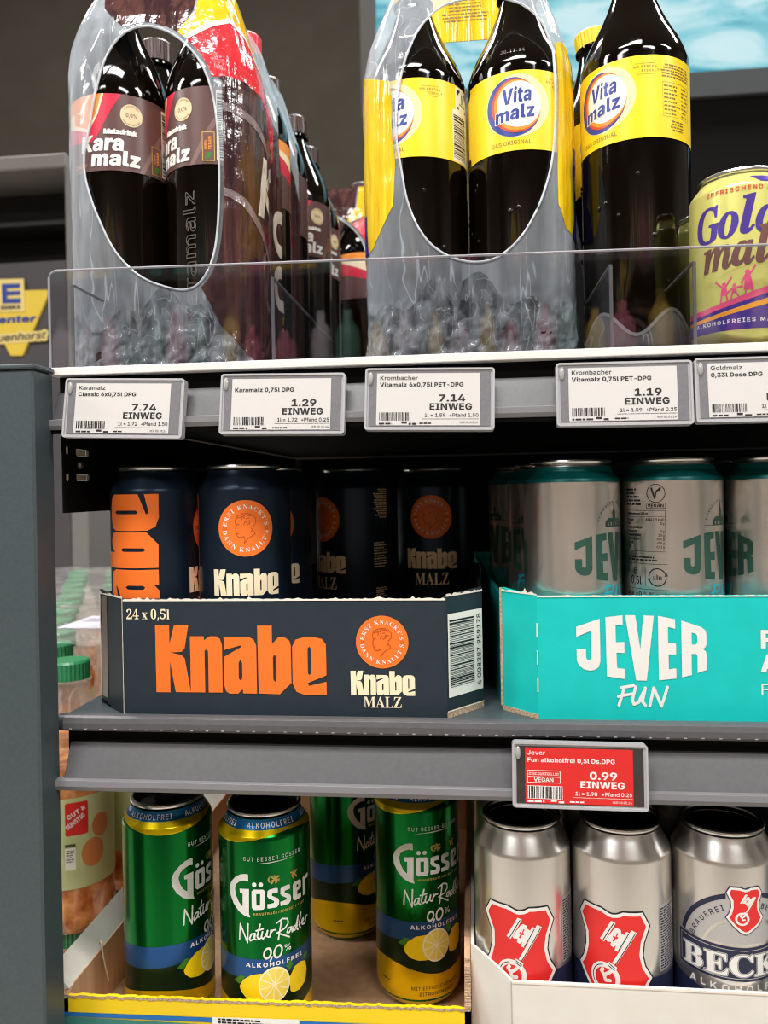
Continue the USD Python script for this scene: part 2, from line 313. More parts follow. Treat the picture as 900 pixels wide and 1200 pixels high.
# shelving across the aisle, behind the camera: seen only as reflections
op = sthing('opposite_shelving_1', 'shelving across the aisle, full of coloured goods')
obj('shelf_frame', cat([bx(-3, 3, -2.62, -2.58, 0, 2.1)] + [bx(-3, 3, -2.58, -2.12, z - .02, z) for z in (.15, .5, .85, 1.2, 1.55, 1.9)]), pm('opposite_frame', S(70, 69, 68), .5), op)
_r = random.Random(12); gm = [[] for _ in range(8)]
for z in (.15, .5, .85, 1.2, 1.55, 1.9):
    x = -2.95
    while x < 2.8:
        w, h, k = _r.uniform(.06, .10), _r.uniform(.16, .29), _r.randrange(4) if z < 1.3 else 4 + _r.randrange(4); x1 = x + w  # low shelves get paler goods to brighten reflections in the silver cans
        r_ = (x1 - x) * .46; g_ = lathe([(0, .0), (r_, .0), (r_, h * .62), (r_ * .85, h * .72), (r_ * .38, h * .86), (r_ * .38, h), (0, h)], 10); g_.apply_translation([(x + x1) / 2, -2.22 - _r.uniform(0, .06), z + .0005]); gm[k].append(g_); x = x1 + _r.choice((.004, .01, .04))
for k, c in enumerate([(236, 224, 206), (228, 206, 180), (240, 236, 228), (214, 178, 160), (190, 96, 110), (214, 176, 70), (90, 140, 124), (206, 190, 196)]):
    obj('goods', cat(gm[k]), pm(f'goods_colour_{k}', S(*c), .4), op, 40, stuff=True)

# ------------------------------------------------------------------ left end post
t = thing('shelf_post', 'grey-green painted steel end post at the left of the shelves', 'shelf post')
px0, px1, py0, py1, pz = -.372, -.2840, -.0270, -.0010, 1.2344
obj('tube', bx(px0, px1, py0, py1, .0, pz, .0016), STEEL, t, False); obj('cap_plate', bx(px0 - .001, px1 + .0014, py0 - .0014, py1, pz, pz + .0034, .0010), STEEL, t, False, 'thin cap plate on top of the post'); obj('foot_plate', bx(px0 - .02, px1 + .001, py0 - .02, py1, .0, .006, .001), STEEL, t, False)

# ------------------------------------------------------------------ shelves
X0, X1 = -.2846, .62
def shelf(label, zt, parts, depth=.72):
    t = thing('shelf', label, 'shelf'); return t
def box_yz(y0, y1, z0, z1): return [(y0, z0), (y1, z0), (y1, z1), (y0, z1)]
t = thing('shelf', 'top shelf with a white front lip and grey price rail', 'shelf')
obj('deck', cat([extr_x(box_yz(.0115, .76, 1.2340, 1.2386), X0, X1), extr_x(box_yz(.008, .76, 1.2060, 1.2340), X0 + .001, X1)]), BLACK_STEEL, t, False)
obj('front_lip', extr_x(Polygon(box_yz(-.0015, .0118, 1.2332, 1.2388)).buffer(-.0008).buffer(.0008, quad_segs=3), X0 - .0003, X1), LIP_WHITE, t, 40, 'white front lip')
rl = obj('price_rail', extr_x([(.0078, 1.2225), (.0052, 1.2225), (-.0030, 1.2030), (-.0012, 1.2030), (.0078, 1.2190)], X0 + .0008, X1), RAIL, t, False, 'sloping grey price rail'); obj('rail_lip', extr_x(Polygon([(-.0012, 1.2034), (-.0072, 1.2026), (-.0078, 1.1985), (-.0066, 1.1956), (-.0010, 1.1960), (.0008, 1.2010)]).buffer(-.0005).buffer(.0005), X0 - .0025, X1), RAIL_LIP, rl, 40); obj('rail_recess', extr_x(box_yz(.0072, .0080, 1.1965, 1.2332), X0 + .001, X1), BLACK_STEEL, rl, False)
obj('price_strip', extr_x([(-.0056, 1.1957), (-.0050, 1.1957), (-.0042, 1.1930), (-.0048, 1.1930)], X0, X1), BLACK_STEEL, rl, False)
t = thing('shelf', 'middle grey shelf with rounded front lip and sloping price rail', 'shelf')
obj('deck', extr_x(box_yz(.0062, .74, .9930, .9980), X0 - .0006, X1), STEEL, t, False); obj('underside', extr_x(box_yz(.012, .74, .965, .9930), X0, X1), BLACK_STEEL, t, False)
obj('front_lip', extr_x(Polygon([(.0085, .9982), (.0066, 1.0000), (.0008, 1.0000), (-.0014, .9990), (-.0024, .9955), (-.0022, .9915), (-.0008, .9898), (.0040, .9896), (.0085, .9920)]).buffer(-.0005).buffer(.0005), X0 + .0034, X1), RAIL, t, 45, 'rounded grey front lip')
obj('lip_end', extr_x(Polygon([(.0085, .9982), (.0066, 1.0000), (.0012, .9996), (-.0012, .9980), (-.0020, .9955), (-.0016, .9920), (-.0004, .9900), (.0040, .9898), (.0085, .9920)]), X0 - .0022, X0 + .0032), STEEL_D, t, 45)
obj('punched_slots', cat([bx(x, x + .0017, -.00255, -.0018, .9912, .9918) for x in np.arange(X0 + .008, .3, .0107)]), pm('painted_slot_glint', S(168, 165, 163), .4), t, False, stuff=True)  # slots as pale bars, their glint put into the colour
rl = obj('price_rail', extr_x([(.0090, .9800), (.0050, .9800), (-.0052, .9585), (-.0034, .9585), (.0090, .9770)], X0 + .0050, X1), RAIL, t, False, 'sloping grey price rail'); obj('rail_lip', extr_x(Polygon([(-.0030, .9592), (-.0082, .9584), (-.0090, .9545), (-.0076, .9512), (-.0020, .9515), (.0002, .9560)]).buffer(-.0005).buffer(.0005), X0 + .0006, X1), RAIL_LIP, rl, 40); obj('rail_recess', extr_x(box_yz(.0086, .0096, .9500, .9900), X0 + .002, X1), BLACK_STEEL, rl, False)
t = thing('shelf', 'bottom shelf under the trays of green and silver cans', 'shelf')
obj('deck', extr_x(box_yz(.0, .74, .7490, .7542), X0, X1), STEEL, t, False); obj('front_lip', extr_x(Polygon(box_yz(-.010, .0, .7380, .7535)).buffer(-.001).buffer(.001), X0, X1), RAIL, t, 40); obj('price_rail', extr_x([(-.002, .738), (-.006, .738), (-.014, .715), (-.010, .715)], X0, X1), RAIL, t, False)
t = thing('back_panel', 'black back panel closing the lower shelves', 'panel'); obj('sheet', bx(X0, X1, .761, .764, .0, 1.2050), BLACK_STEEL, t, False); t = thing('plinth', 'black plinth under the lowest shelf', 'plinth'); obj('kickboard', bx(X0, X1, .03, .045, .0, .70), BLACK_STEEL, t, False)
# shelf bracket at the left end under the top shelf
t = thing('shelf_bracket', 'black slotted steel bracket under the left end of the top shelf', 'bracket')
def slot(y, z, l, h): return sbox(y - l / 2, z - h / 2, y + l / 2, z + h / 2).buffer(-h * .3).buffer(h * .3)
pl_ = Polygon(box_yz(.0080, .755, 1.1390, 1.2050)); holes = [slot(.0360, 1.1822, .0205, .0050), slot(.0360, 1.1640, .0205, .0050), slot(.0135, 1.1830, .0045, .0060), slot(.0135, 1.1640, .0045, .0060)]
obj('plate', extr_x(pl_.difference(unary_union(holes)), -.2838, -.2824), BLACK_STEEL, t, False)
BEIGE = pm('beige_slot_fill', S(206, 192, 172), .5)
for k, h_ in enumerate(holes): obj('slot_fill', extr_x(h_.buffer(-.0003).difference(sbox(.0415, 1.0, .0425, 1.3)), -.2836, -.2829), BEIGE, t, False)  # beige plates fill the slots in place of the bright background beyond
bt = lathe([(0, .0), (.0030, .0), (.0030, .0012), (.0022, .0024), (0, .0028)], 6); bt.apply_transform(trimesh.transformations.rotation_matrix(math.pi / 2, [0, 1, 0])); bt.apply_translation([-.2824, .0300, 1.1730]); obj('bolt', bt, pm('bolt_steel', (.35, .34, .33), .35, .9), t, False)
# clear front riser and dividers
t = thing('clear_riser', 'clear acrylic front guard along the top shelf', 'shelf guard')
zt = lambda x: 1.3055 - (x + .2862) * .0127
rp = Polygon([(-.2862, 1.2390), (X1, 1.2390), (X1, zt(X1)), (-.2862, zt(-.2862))]); rp = rp.buffer(-.006).buffer(.006, quad_segs=6).union(Polygon([(-.2862, 1.2390), (X1, 1.2390), (X1, 1.26), (-.2862, 1.26)]))
m = trimesh.creation.extrude_polygon(rp, .0020, engine='earcut'); v = np.array(m.vertices); m = trimesh.Trimesh(np.stack([v[:, 0], v[:, 2] - .0010, v[:, 1]], 1), m.faces[:, ::-1], process=False); obj('sheet', m, ACRYLIC, t, False)
ed = [p for p in rp.exterior.coords if p[1] > 1.2392]; ed = sorted([p for p in ed if p[0] < -.27], key=lambda p: (p[1], p[0])) ; ed = ed + [(X1, zt(X1))]
obj('polished_edge', tube([(-.2862, 0, 1.2392)] + [(p[0], 0, p[1]) for p in ed], .00085, 6), ACRYLIC_EDGE, t, label='bright polished edge of the guard')
FIN = pane_mat('clear_fin', (.96, .96, .965), .02, .12, .03)
for k, (x, ye, lb) in enumerate([(-.1302, .236, 'clear divider fin standing between the film packs on the top shelf'), (-.2710, .05, 'short clear divider fin at the left end of the top shelf'), (.1420, .16, 'clear divider fin between the single bottle and the gold can'), (.0905, .12, 'clear divider fin right of the yellow film pack')]):
    t = thing('shelf_divider', lb, 'divider', group=None); h_ = 1.2955 - (x + .2862) * .010
    obj('fin', bx(x - .0004, x + .0004, .0030, ye, 1.2390, h_), FIN, t, False); obj('edge', cat([bx(x - .0010, x + .0010, .0030, ye, h_, h_ + .0010), bx(x - .0010, x + .0010, .0020, .0034, 1.2390, h_)]), pm('divider_edge', S(120, 118, 122), .15, specular_ior_level=1., alpha=.7), t, False)

# ------------------------------------------------------------------ bottles of iced tea on the display beside the shelves
AMBER = nm('amber_drink', S(168, 84, 40), S(232, 160, 96), 55, .10, coat_weight=.8, coat_roughness=.05, bump=.002); PET = film_mat('pet_neck', .06, tint=(.96, .93, .88), color=(.80, .77, .72), scale=40, edge=.35, crease=.2); GREEN_CAP = pm('green_cap', S(50, 132, 84), .35); TEA_L = nm('tea_label', S(192, 198, 138), S(204, 208, 152), 30, .4); TEA_P = pm('tea_peach', S(214, 130, 70), .4)  # the amber body's pale noise tone puts glints into the colour
def tea_bottle(label, loc, rz, group, marked=False):
    t = thing('drink_bottle', label, 'bottle', loc, rz, group)
    P = [(0, .006), (.020, .001), (.031, .001), (.0365, .008), (.038, .018), (.0372, .032), (.038, .045), (.038, .130), (.0372, .138), (.0378, .146), (.0368, .154)]
    obj('body', lathe(P + [(0, .155)], 48), AMBER, t, 40); obj('neck', lathe([(.0370, .1535), (.0362, .170), (.0330, .186), (.0270, .200), (.0205, .211), (.0165, .220), (.0155, .226), (.0200, .2275), (.0200, .2295), (.0155, .2305), (.0150, .244)], 40), PET, t, 40)
    obj('cap', cap_mesh(.2305, .2480, .0185), GREEN_CAP, t, 30)
    f = lambda k: cyl_fn(.0381, .0001 + .0001 * k); C2 = 2 * math.pi * .0381; L = obj('label', wrap(sbox(-C2 / 2, .045, C2 / 2, .128), f(0), .003), TEA_L, t)
    if marked:
        obj('red_badge', wrap(affinity.rotate(sbox(.0015, .094, .0215, .124).buffer(-.002).buffer(.002), 0), f(1)), RED_INK, L); obj('badge_lettering', wrap(unary_union([T('GUT &', .0042, .0040, .1085, 800, rot=.5), T('GÜNSTIG', .0042, .0035, .0995, 800, rot=.6, width=.019)]), f(2)), WHITE, L)
        obj('info_box', wrap(sbox(.0010, .063, .0100, .083), f(1)), WHITE_L, L); obj('info_print', wrap(unary_union([greek(.0018, .082, .0074, 6, .0009, 2, 2.2), sbox(.001, .084, .010, .0866)]), f(2)), GREEN_T_(), L); obj('fruit_print', wrap(unary_union([ell(.026, .075, .011, .013), ell(.034, .098, .009, .011)]), f(1)), TEA_P, L); obj('white_patch', wrap(sbox(-.021, .052, -.006, .066), f(1)), WHITE_L, L)
    return t
def GREEN_T_(): return pm('tea_text', S(70, 84, 50), .5)
TG = 'green-capped drink bottles beside the shelves'; TZ_ = .747
LB = 'green-capped amber drink bottle in the stack beside the left end of the shelves'
tb0 = tea_bottle('amber drink bottle with a red badge on its label, foremost beside the post', (-.3850, .205, TZ_), 16, 'foremost drink bottle', True)
tb1 = None; _r = random.Random(5); rowz = ['second', 'third', 'fourth', 'fifth', 'sixth', 'seventh', 'eighth', 'ninth', 'tenth', 'eleventh', 'twelfth']
for i in range(1, 12):
    y = .205 + i * .0795; xc = -.355 - (y - .2) * .468
    for j, (dx, w_) in enumerate(((-.052, 'left'), (.029, 'right'))):
        x = xc + dx + _r.uniform(-.006, .006)
        lb = f'green-capped drink bottle beside the shelves, {w_} one of the {rowz[i - 1]} row from the front'
        p = (x, y + _r.uniform(-.006, .006), TZ_)
        if tb1 is None: tb1 = tea_bottle(lb, p, 0, TG)
        else: dup(tb1, lb, p, _r.uniform(0, 360), TG)
dup(tb1, 'upper part of a drink bottle in the lower layer, under the foremost one', (-.3850, .205, TZ_ - .2495), 30, 'lower layer of drink bottles'); dup(tb1, 'upper part of a drink bottle in the lower layer, one row back', (-.3950, .286, TZ_ - .2495), 30, 'lower layer of drink bottles')
fs = thing('film_sheet', 'milky film stretched over the green bottle caps beside the shelves', 'film')
gx_, gy_ = np.meshgrid(np.linspace(0, 1, 60), np.linspace(.27, 1.14, 90)); xs_ = -.335 - (gy_ - .2) * .468 + (gx_ - .55) * .26; xs_ = np.minimum(xs_, -.292); zz_ = TZ_ + .2470 - .010 * meshkit.fbm(np.stack([xs_ * 30, gy_ * 30, gy_ * 0], -1), 3, 4)
qi = (np.arange(89)[:, None] * 60 + np.arange(59)[None]).ravel(); obj('sheet', (np.stack([xs_.ravel(), gy_.ravel(), zz_.ravel() + .008], 1), np.vstack([np.stack([qi, qi + 1, qi + 61], 1), np.stack([qi, qi + 61, qi + 60], 1)])), film_mat('milky_film', .10, color=(.80, .76, .72), scale=40, edge=.15, stretch=(1, 1, 1), crease=.3, width=.02), fs, True)
st_ = thing('display_stand', 'low stand under the stack of drink bottles', 'display stand'); obj('platform', bx(-1.6, -.33, .14, 1.2, .0, .496), STEEL_D, st_, False); obj('layer_sheet', bx(-1.6, -.33, .33, 1.2, .7425, .7465), WHITE_CARD, st_, False); obj('riser_block', bx(-1.6, -.35, .34, 1.18, .496, .7425), KRAFT, st_, False)
s_ = thing('paper_slip', 'pale paper slip lying on the green caps', 'paper', (-.452, .415, TZ_ + .2492), 0); obj('sheet', bx(-.035, .048, -.045, .045, 0, .0006), pm('slip_paper', S(214, 208, 222), .6), s_, False); obj('print', wrap(greek(-.028, .03, .06, 5, .002, 8, 3), plane_fn((0, 0, .0006), (1, 0, 0), (0, 1, 0)), None), GREEN_T_(), s_)
# carton behind the green cans
s_ = thing('carton', 'grey-brown carton standing behind the green cans', 'carton', (0, .47, .7545)); obj('box', bx(-.280, -.02, 0, .2, 0, .19), nm('ribbed_card', S(120, 104, 90), S(150, 132, 116), 1, .7, stretch=(260, 4, 4)), s_, False); obj('lettering', wrap(T('K', .05, -.25, .09, 800), plane_fn((0, 0, 0), (1, 0, 0), (0, 0, 1)), None), WHITE_L, s_)

# ------------------------------------------------------------------ beyond the shelf: cabinet with the shop's sign, cooler with a backlit header
CAB = pm('cabinet_dark', S(72, 68, 72), .6); CAB_L = pm('cabinet_ledge', S(128, 124, 120), .6); CAB_G = pm('cabinet_column', S(122, 119, 116), .6); CAB_B = pm('cabinet_niche', S(24, 22, 22), .7)
t = thing('display_cabinet', 'dark cabinet with a pale ledge and grey edge column, behind the left end', 'cabinet', (0, 0, 0))
obj('lower_panel', bx(-2.6, -.9525, 1.30, 1.34, .0, 1.7136), CAB, t, False); obj('niche', bx(-2.6, -.9525, 1.46, 1.5, 1.7136, 1.9366), CAB_B, t, False); obj('niche_floor', bx(-2.6, -.9525, 1.32, 1.46, 1.69, 1.7136), CAB_B, t, False); obj('ledge', bx(-2.6, -.9473, 1.30, 1.5, 1.9366, 1.9700, .003), CAB_L, t, False); obj('edge_column', bx(-.9525, -.9098, 1.30, 1.5, .0, 1.9366, .003), CAB_G, t, False); obj('shelf_board', bx(-2.6, -.9525, 1.34, 1.46, 1.815, 1.825), CAB_B, t, False)
t = thing('shop_sign', 'yellow triangular shop sign with a blue letter E on the dark cabinet', 'sign', (0, 1.2865, 0))
Y_S = pm('sign_yellow', S(232, 200, 62), .5); Y_S2 = pm('sign_pale', S(238, 214, 130), .5); B_S = pm('sign_blue', S(36, 62, 150), .5); B_D = pm('sign_script', S(70, 72, 84), .5)
def sgn(name, g, y0, y1, mat):
    m = cat([trimesh.creation.extrude_polygon(q, y1 - y0, engine='earcut') for q in polys(g)]); v = np.array(m.vertices); m = trimesh.Trimesh(np.stack([v[:, 0], v[:, 2] + y0 - 0, v[:, 1]], 1), m.faces[:, ::-1], process=False); return obj(name, m, mat, t, False)
# measured on the sign's plane: one picture pixel is 2.04 mm
sx = lambda x, y: -1.1100 + (x - 0) * .00198 + (y - 345) * .00004; sz = lambda x, y: 1.6770 - (y - 330) * .00196 + (x) * -.00004
Q = lambda pts: [(sx(a, b), sz(a, b)) for a, b in pts]
sgn('triangle', Polygon(Q([(57, 347), (57, 352), (22, 424), (8, 424), (-28, 352), (-28, 347)])).buffer(.002), .006, .013, Y_S); sgn('square', Polygon(Q([(28.5, 332), (28.5, 372), (-6, 372), (-6, 332)])), .003, .006, Y_S2); sgn('letter_e', Polygon(Q([(1, 338), (24, 338), (24, 343), (7, 343.5), (7, 347), (24, 347), (24, 351.5), (7, 352), (7, 356), (24, 356), (24, 361.5), (1, 361.5)])), .001, .003, B_S)
sgn('name_lettering', T('EDEKA', .0085, sx(24, 366), sz(24, 368.5), 800, al='r', width=.050), .0015, .003, B_D); sgn('centre_lettering', T('Center', .0165, sx(41, 384), sz(41, 384.5), 800, al='r', shear=.2, width=.122), .004, .006, B_S)
sc_ = T('uenhorst', .017, sx(53, 402), sz(53, 405), 500, al='r', shear=.3, rot=.03, width=.122); sgn('script_ground', sc_.buffer(.006), .004, .006, Y_S2); sgn('script_lettering', sc_, .002, .004, B_D)
t = thing('drinks_cooler', 'tall black cooler with a backlit cyan ice picture as its header', 'cooler', (0, 0, 0))
obj('cabinet', bx(-.298, 2.0, 1.82, 2.4, .0, 2.232), pm('cooler_black', S(18, 17, 17), .8, specular_ior_level=.15), t, False); obj('header_trim', bx(-.254, 2.0, 1.80, 1.9, 2.232, 2.300), pm('header_dark', S(74, 78, 82), .6), t, False); obj('header_end', bx(-.2986, -.254, 1.79, 2.4, 2.235, 2.75), pm('header_grey', S(92, 91, 90), .6), t, False); obj('header_box', bx(-.254, 2.0, 1.83, 2.4, 2.300, 2.75), CAB_B, t, False)
MATS['ice'] = usdkit.material(stage, '/World/Looks/ice_picture', {'t': ('texture_coordinate', {}), 'm': ('mapping', {'scale': (3.2, 3.2, 8)}), 'n': ('noise_texture', {'scale': 1., 'detail': 5., 'distortion': 1.4}), 'r': ('rgb_ramp', {'ramp': [(0, S(40, 130, 150)), (.36, S(84, 172, 190)), (.48, S(150, 216, 228)), (.60, S(206, 240, 246)), (1, S(236, 250, 252))]}), 'e': ('emission', {'strength': .95})}, [('t.object', 'm.vector'), ('m.vector', 'n.vector'), ('n.fac', 'r.fac'), ('r.color', 'e.color')], surface='e.emission')
obj('backlit_picture', bx(-.254, 2.0, 1.815, 1.83, 2.302, 2.74), MATS['ice'], t, False)
# ------------------------------------------------------------------ drawn marks (flat outlines, in their own units)
def flip(pts): return [(x, -y) for x, y in pts]
def rounded(g, r): return g.buffer(-r).buffer(2 * r).buffer(-r)
KN = [([(37, 44), (106, 44), (106, 130), (130, 44), (200, 42), (180, 150), (165, 166), (108, 169), (165, 180), (180, 196), (207, 352), (133, 352), (107, 210), (107, 353), (38, 353)], []),
      ([(207, 94), (275, 94), (275, 112), (302, 94), (335, 94), (352, 105), (362, 130), (362, 352), (294, 352), (294, 165), (290, 152), (277, 160), (277, 352), (207, 352)], []),
      ([(370, 96), (490, 96), (515, 108), (527, 135), (527, 355), (460, 355), (460, 335), (435, 357), (395, 357), (378, 345), (371, 320), (371, 188), (455, 142), (452, 135), (371, 157)], [[(441, 215), (450, 200), (458, 215), (458, 285), (450, 297), (441, 288)]]),
      ([(533, 45), (603, 45), (603, 128), (635, 96), (660, 96), (685, 112), (692, 135), (692, 305), (636, 357), (535, 355)], [[(606, 190), (614, 175), (622, 190), (622, 290), (614, 302), (606, 290)]]),
      ([(755, 97), (805, 97), (840, 105), (858, 130), (858, 270), (770, 305), (775, 318), (858, 298), (858, 360), (755, 360), (715, 345), (698, 310), (698, 140), (715, 108)], [[(771, 150), (779, 138), (787, 150), (787, 258), (779, 269), (771, 262)]])]
def knabe_mark():   # capitals one unit high, baseline at 0, from x = 0 to 2.657
    return unary_union([PG(flip(a), 1 / 309, -37 / 309, 353 / 309, [flip(h) for h in hs]) for a, hs in KN])
HEAD = [[(355, 235), (375, 210), (420, 192), (470, 190), (515, 205), (545, 240), (545, 280), (525, 310), (510, 320)], [(355, 235), (410, 225), (450, 205), (500, 215)], [(355, 240), (350, 280), (365, 295), (350, 330), (360, 345), (352, 360), (365, 385), (370, 408), (400, 418), (430, 408)],
        [(430, 408), (440, 440), (430, 480)], [(430, 480), (470, 430), (538, 385), (510, 345)], [(500, 330), (515, 350), (495, 365)], [(405, 265), (415, 240), (405, 235)], [(430, 300), (440, 270), (460, 275)], [(460, 300), (490, 285), (480, 260), (520, 265)], [(365, 295), (385, 292)], [(360, 385), (385, 378)], [(455, 240), (480, 235)], [(420, 215), (440, 235)]]
def knabe_emblem():   # radius 1: (disc, white ring text, rust line drawing)
    disc = ell(0, 0, 1, n=24)
    t = unary_union([arc_text(serifb("ERST KNACKT'S"), .155, .685, 0, kind='serif', track=.12), arc_text(serifb("DANN KNALLT'S"), .155, .685, math.pi, kind='serif', inside=True, track=.12)])
    head = unary_union([LineString([((x - 449) / 270, (332 - y) / 270) for x, y in s]).buffer(.012, quad_segs=1) for s in HEAD] + [T('20', .1, -.75, -.05, 500, al='c'), T('21', .1, .75, -.05, 500, al='c')])
    return disc, t, head
JV = [([(57, 97), (200, 47), (200, 310), (190, 345), (165, 363), (135, 368), (100, 360), (70, 335), (58, 305), (58, 233), (115, 233), (115, 290), (125, 302), (138, 302), (146, 290), (146, 122), (57, 160)], []),
      ([(234, 38), (337, 26), (337, 85), (294, 90), (294, 192), (345, 190), (345, 258), (297, 256), (300, 350), (345, 355), (345, 418), (238, 402)], []), ([(352, 26), (412, 26), (440, 235), (460, 27), (523, 30), (475, 427), (412, 425)], []),
      ([(547, 30), (648, 50), (648, 110), (605, 98), (605, 197), (651, 199), (651, 265), (607, 265), (607, 355), (651, 350), (651, 412), (547, 424)], []),
      ([(684, 58), (800, 98), (825, 118), (830, 140), (830, 205), (820, 225), (806, 230), (825, 245), (830, 265), (830, 358), (776, 378), (776, 275), (768, 262), (742, 262), (742, 390), (684, 405)], [[(744, 132), (765, 138), (776, 150), (776, 195), (765, 205), (744, 203)]])]
FUNS = [[(322, 470), (396, 457)], [(342, 466), (307, 578)], [(304, 525), (385, 508)], [(408, 465), (388, 545), (397, 572), (425, 560), (466, 470), (447, 555), (466, 578)], [(490, 582), (516, 470), (560, 582), (597, 465)]]
def jever_mark():   # letter V: y from 0 (top, 26) down; one unit = the V's height (400); x centred on the V
    return unary_union([PG(flip(a), 1 / 400, -440 / 400, 26 / 400, [flip(h) for h in hs]) for a, hs in JV])
def fun_mark():
    return unary_union([LineString([((x - 440) / 400, (26 - y) / 400) for x, y in s]).buffer(9 / 400, quad_segs=3) for s in FUNS])

# ------------------------------------------------------------------ cans
CR = .0331
def can_profile(h, rim, neck0):
    """(r, z) of the side wall: neck0 is where the shoulder begins"""
    zs = [.0, .0005, .004, .009, .0135, neck0, neck0 + .003, h - .0085, h - .0045]
    rs = [.0245, .0258, .0292, CR - .0008, CR, CR, CR - .0007, rim + .0006, rim - .0009]
    return zs, rs
def can_body(h, rim, neck0):
    zs, rs = can_profile(h, rim, neck0); n = [(r, z) for r, z in zip(rs, zs)]
    pts = [(0, .007), (.018, .0055), (.0232, .001)] + n + [(rim - .0035, h - .0045), (rim - .0042, h - .0080)]
    return lathe(pts, 80)
def can_top(t, h, rim, lid_mat, rim_mat=None):
    k = 10; ring = [(rim - .0012 + .0016 * math.cos(a), h - .0017 + .0017 * math.sin(a)) for a in np.linspace(0, 2 * math.pi, k + 1)]
    obj('rim', lathe(ring, 72), rim_mat or RIM, t)
    L = [(0, h - .0048), (.0175, h - .0048), (.0200, h - .0056), (rim - .0040, h - .0058), (rim - .0028, h - .0035), (rim - .0015, h - .0012)]
    obj('lid', lathe(L, 48), lid_mat, t)
    ringp = sbox(-.0078, -.0125, .0078, .0125).buffer(-.0045).buffer(.0045).difference(ell(0, -.0058, .0045, .0038)).difference(sbox(-.0022, .002, .0022, .004))
    m = trimesh.creation.extrude_polygon(ringp, .0009, engine='earcut'); m.apply_transform(trimesh.transformations.rotation_matrix(.10, [1, 0, 0])); m.apply_translation([.0, -.0035, h - .0040])
    obj('pull_tab', m, lid_mat, t)

def knabe_can(label, loc, rz):
    t = thing('beverage_can', label, 'can', loc, rz, 'navy cans in the navy tray'); h = .170
    obj('body', can_body(h, .0268, .151), NAVY_CAN, t, 40); can_top(t, h, .0268, LID)
    fn, f2, f3 = cyl_fn(CR, .0001), cyl_fn(CR, .00018), cyl_fn(CR, .00022)
    d, tx, hd = knabe_emblem(); r, cv = .0195, .1252
    pl = lambda g: affinity.translate(affinity.scale(g, r, r, origin=(0, 0)), 0, cv)
    e = obj('emblem', wrap(pl(d), fn), ORANGE, t, label='orange roundel with a line-drawn head'); obj('ring_lettering', wrap(pl(tx), f2), WHITE, e); obj('portrait_lines', wrap(pl(hd), f3), ORANGE_D, e)
    k = affinity.translate(affinity.scale(knabe_mark(), .0182, .0182, origin=(0, 0)), -.0242, .0788)
    obj('brand_lettering', wrap(k, fn), CREAM, t); obj('product_lettering', wrap(T(serifb('MALZ'), .0105, 0, .0645, kind='serif', al='c', width=.032), fn), CREAM, t)
    big = affinity.translate(affinity.rotate(affinity.scale(knabe_mark(), .0495, .0495, origin=(0, 0)), 90, origin=(0, 0)), -.0475, .0185)
    obj('upright_lettering', wrap(big, fn), ORANGE, t, label='large orange lettering running up the can')
    info = unary_union([greek(.050, .152, .018, 14, .0011, 3, al='r'), greek(.050, .106, .018, 10, .0011, 4, 2.1), greek(.052, .066, .016, 6, .0011, 5)])
    obj('small_print', wrap(info, fn, .004), CREAM, t, stuff=True); return t

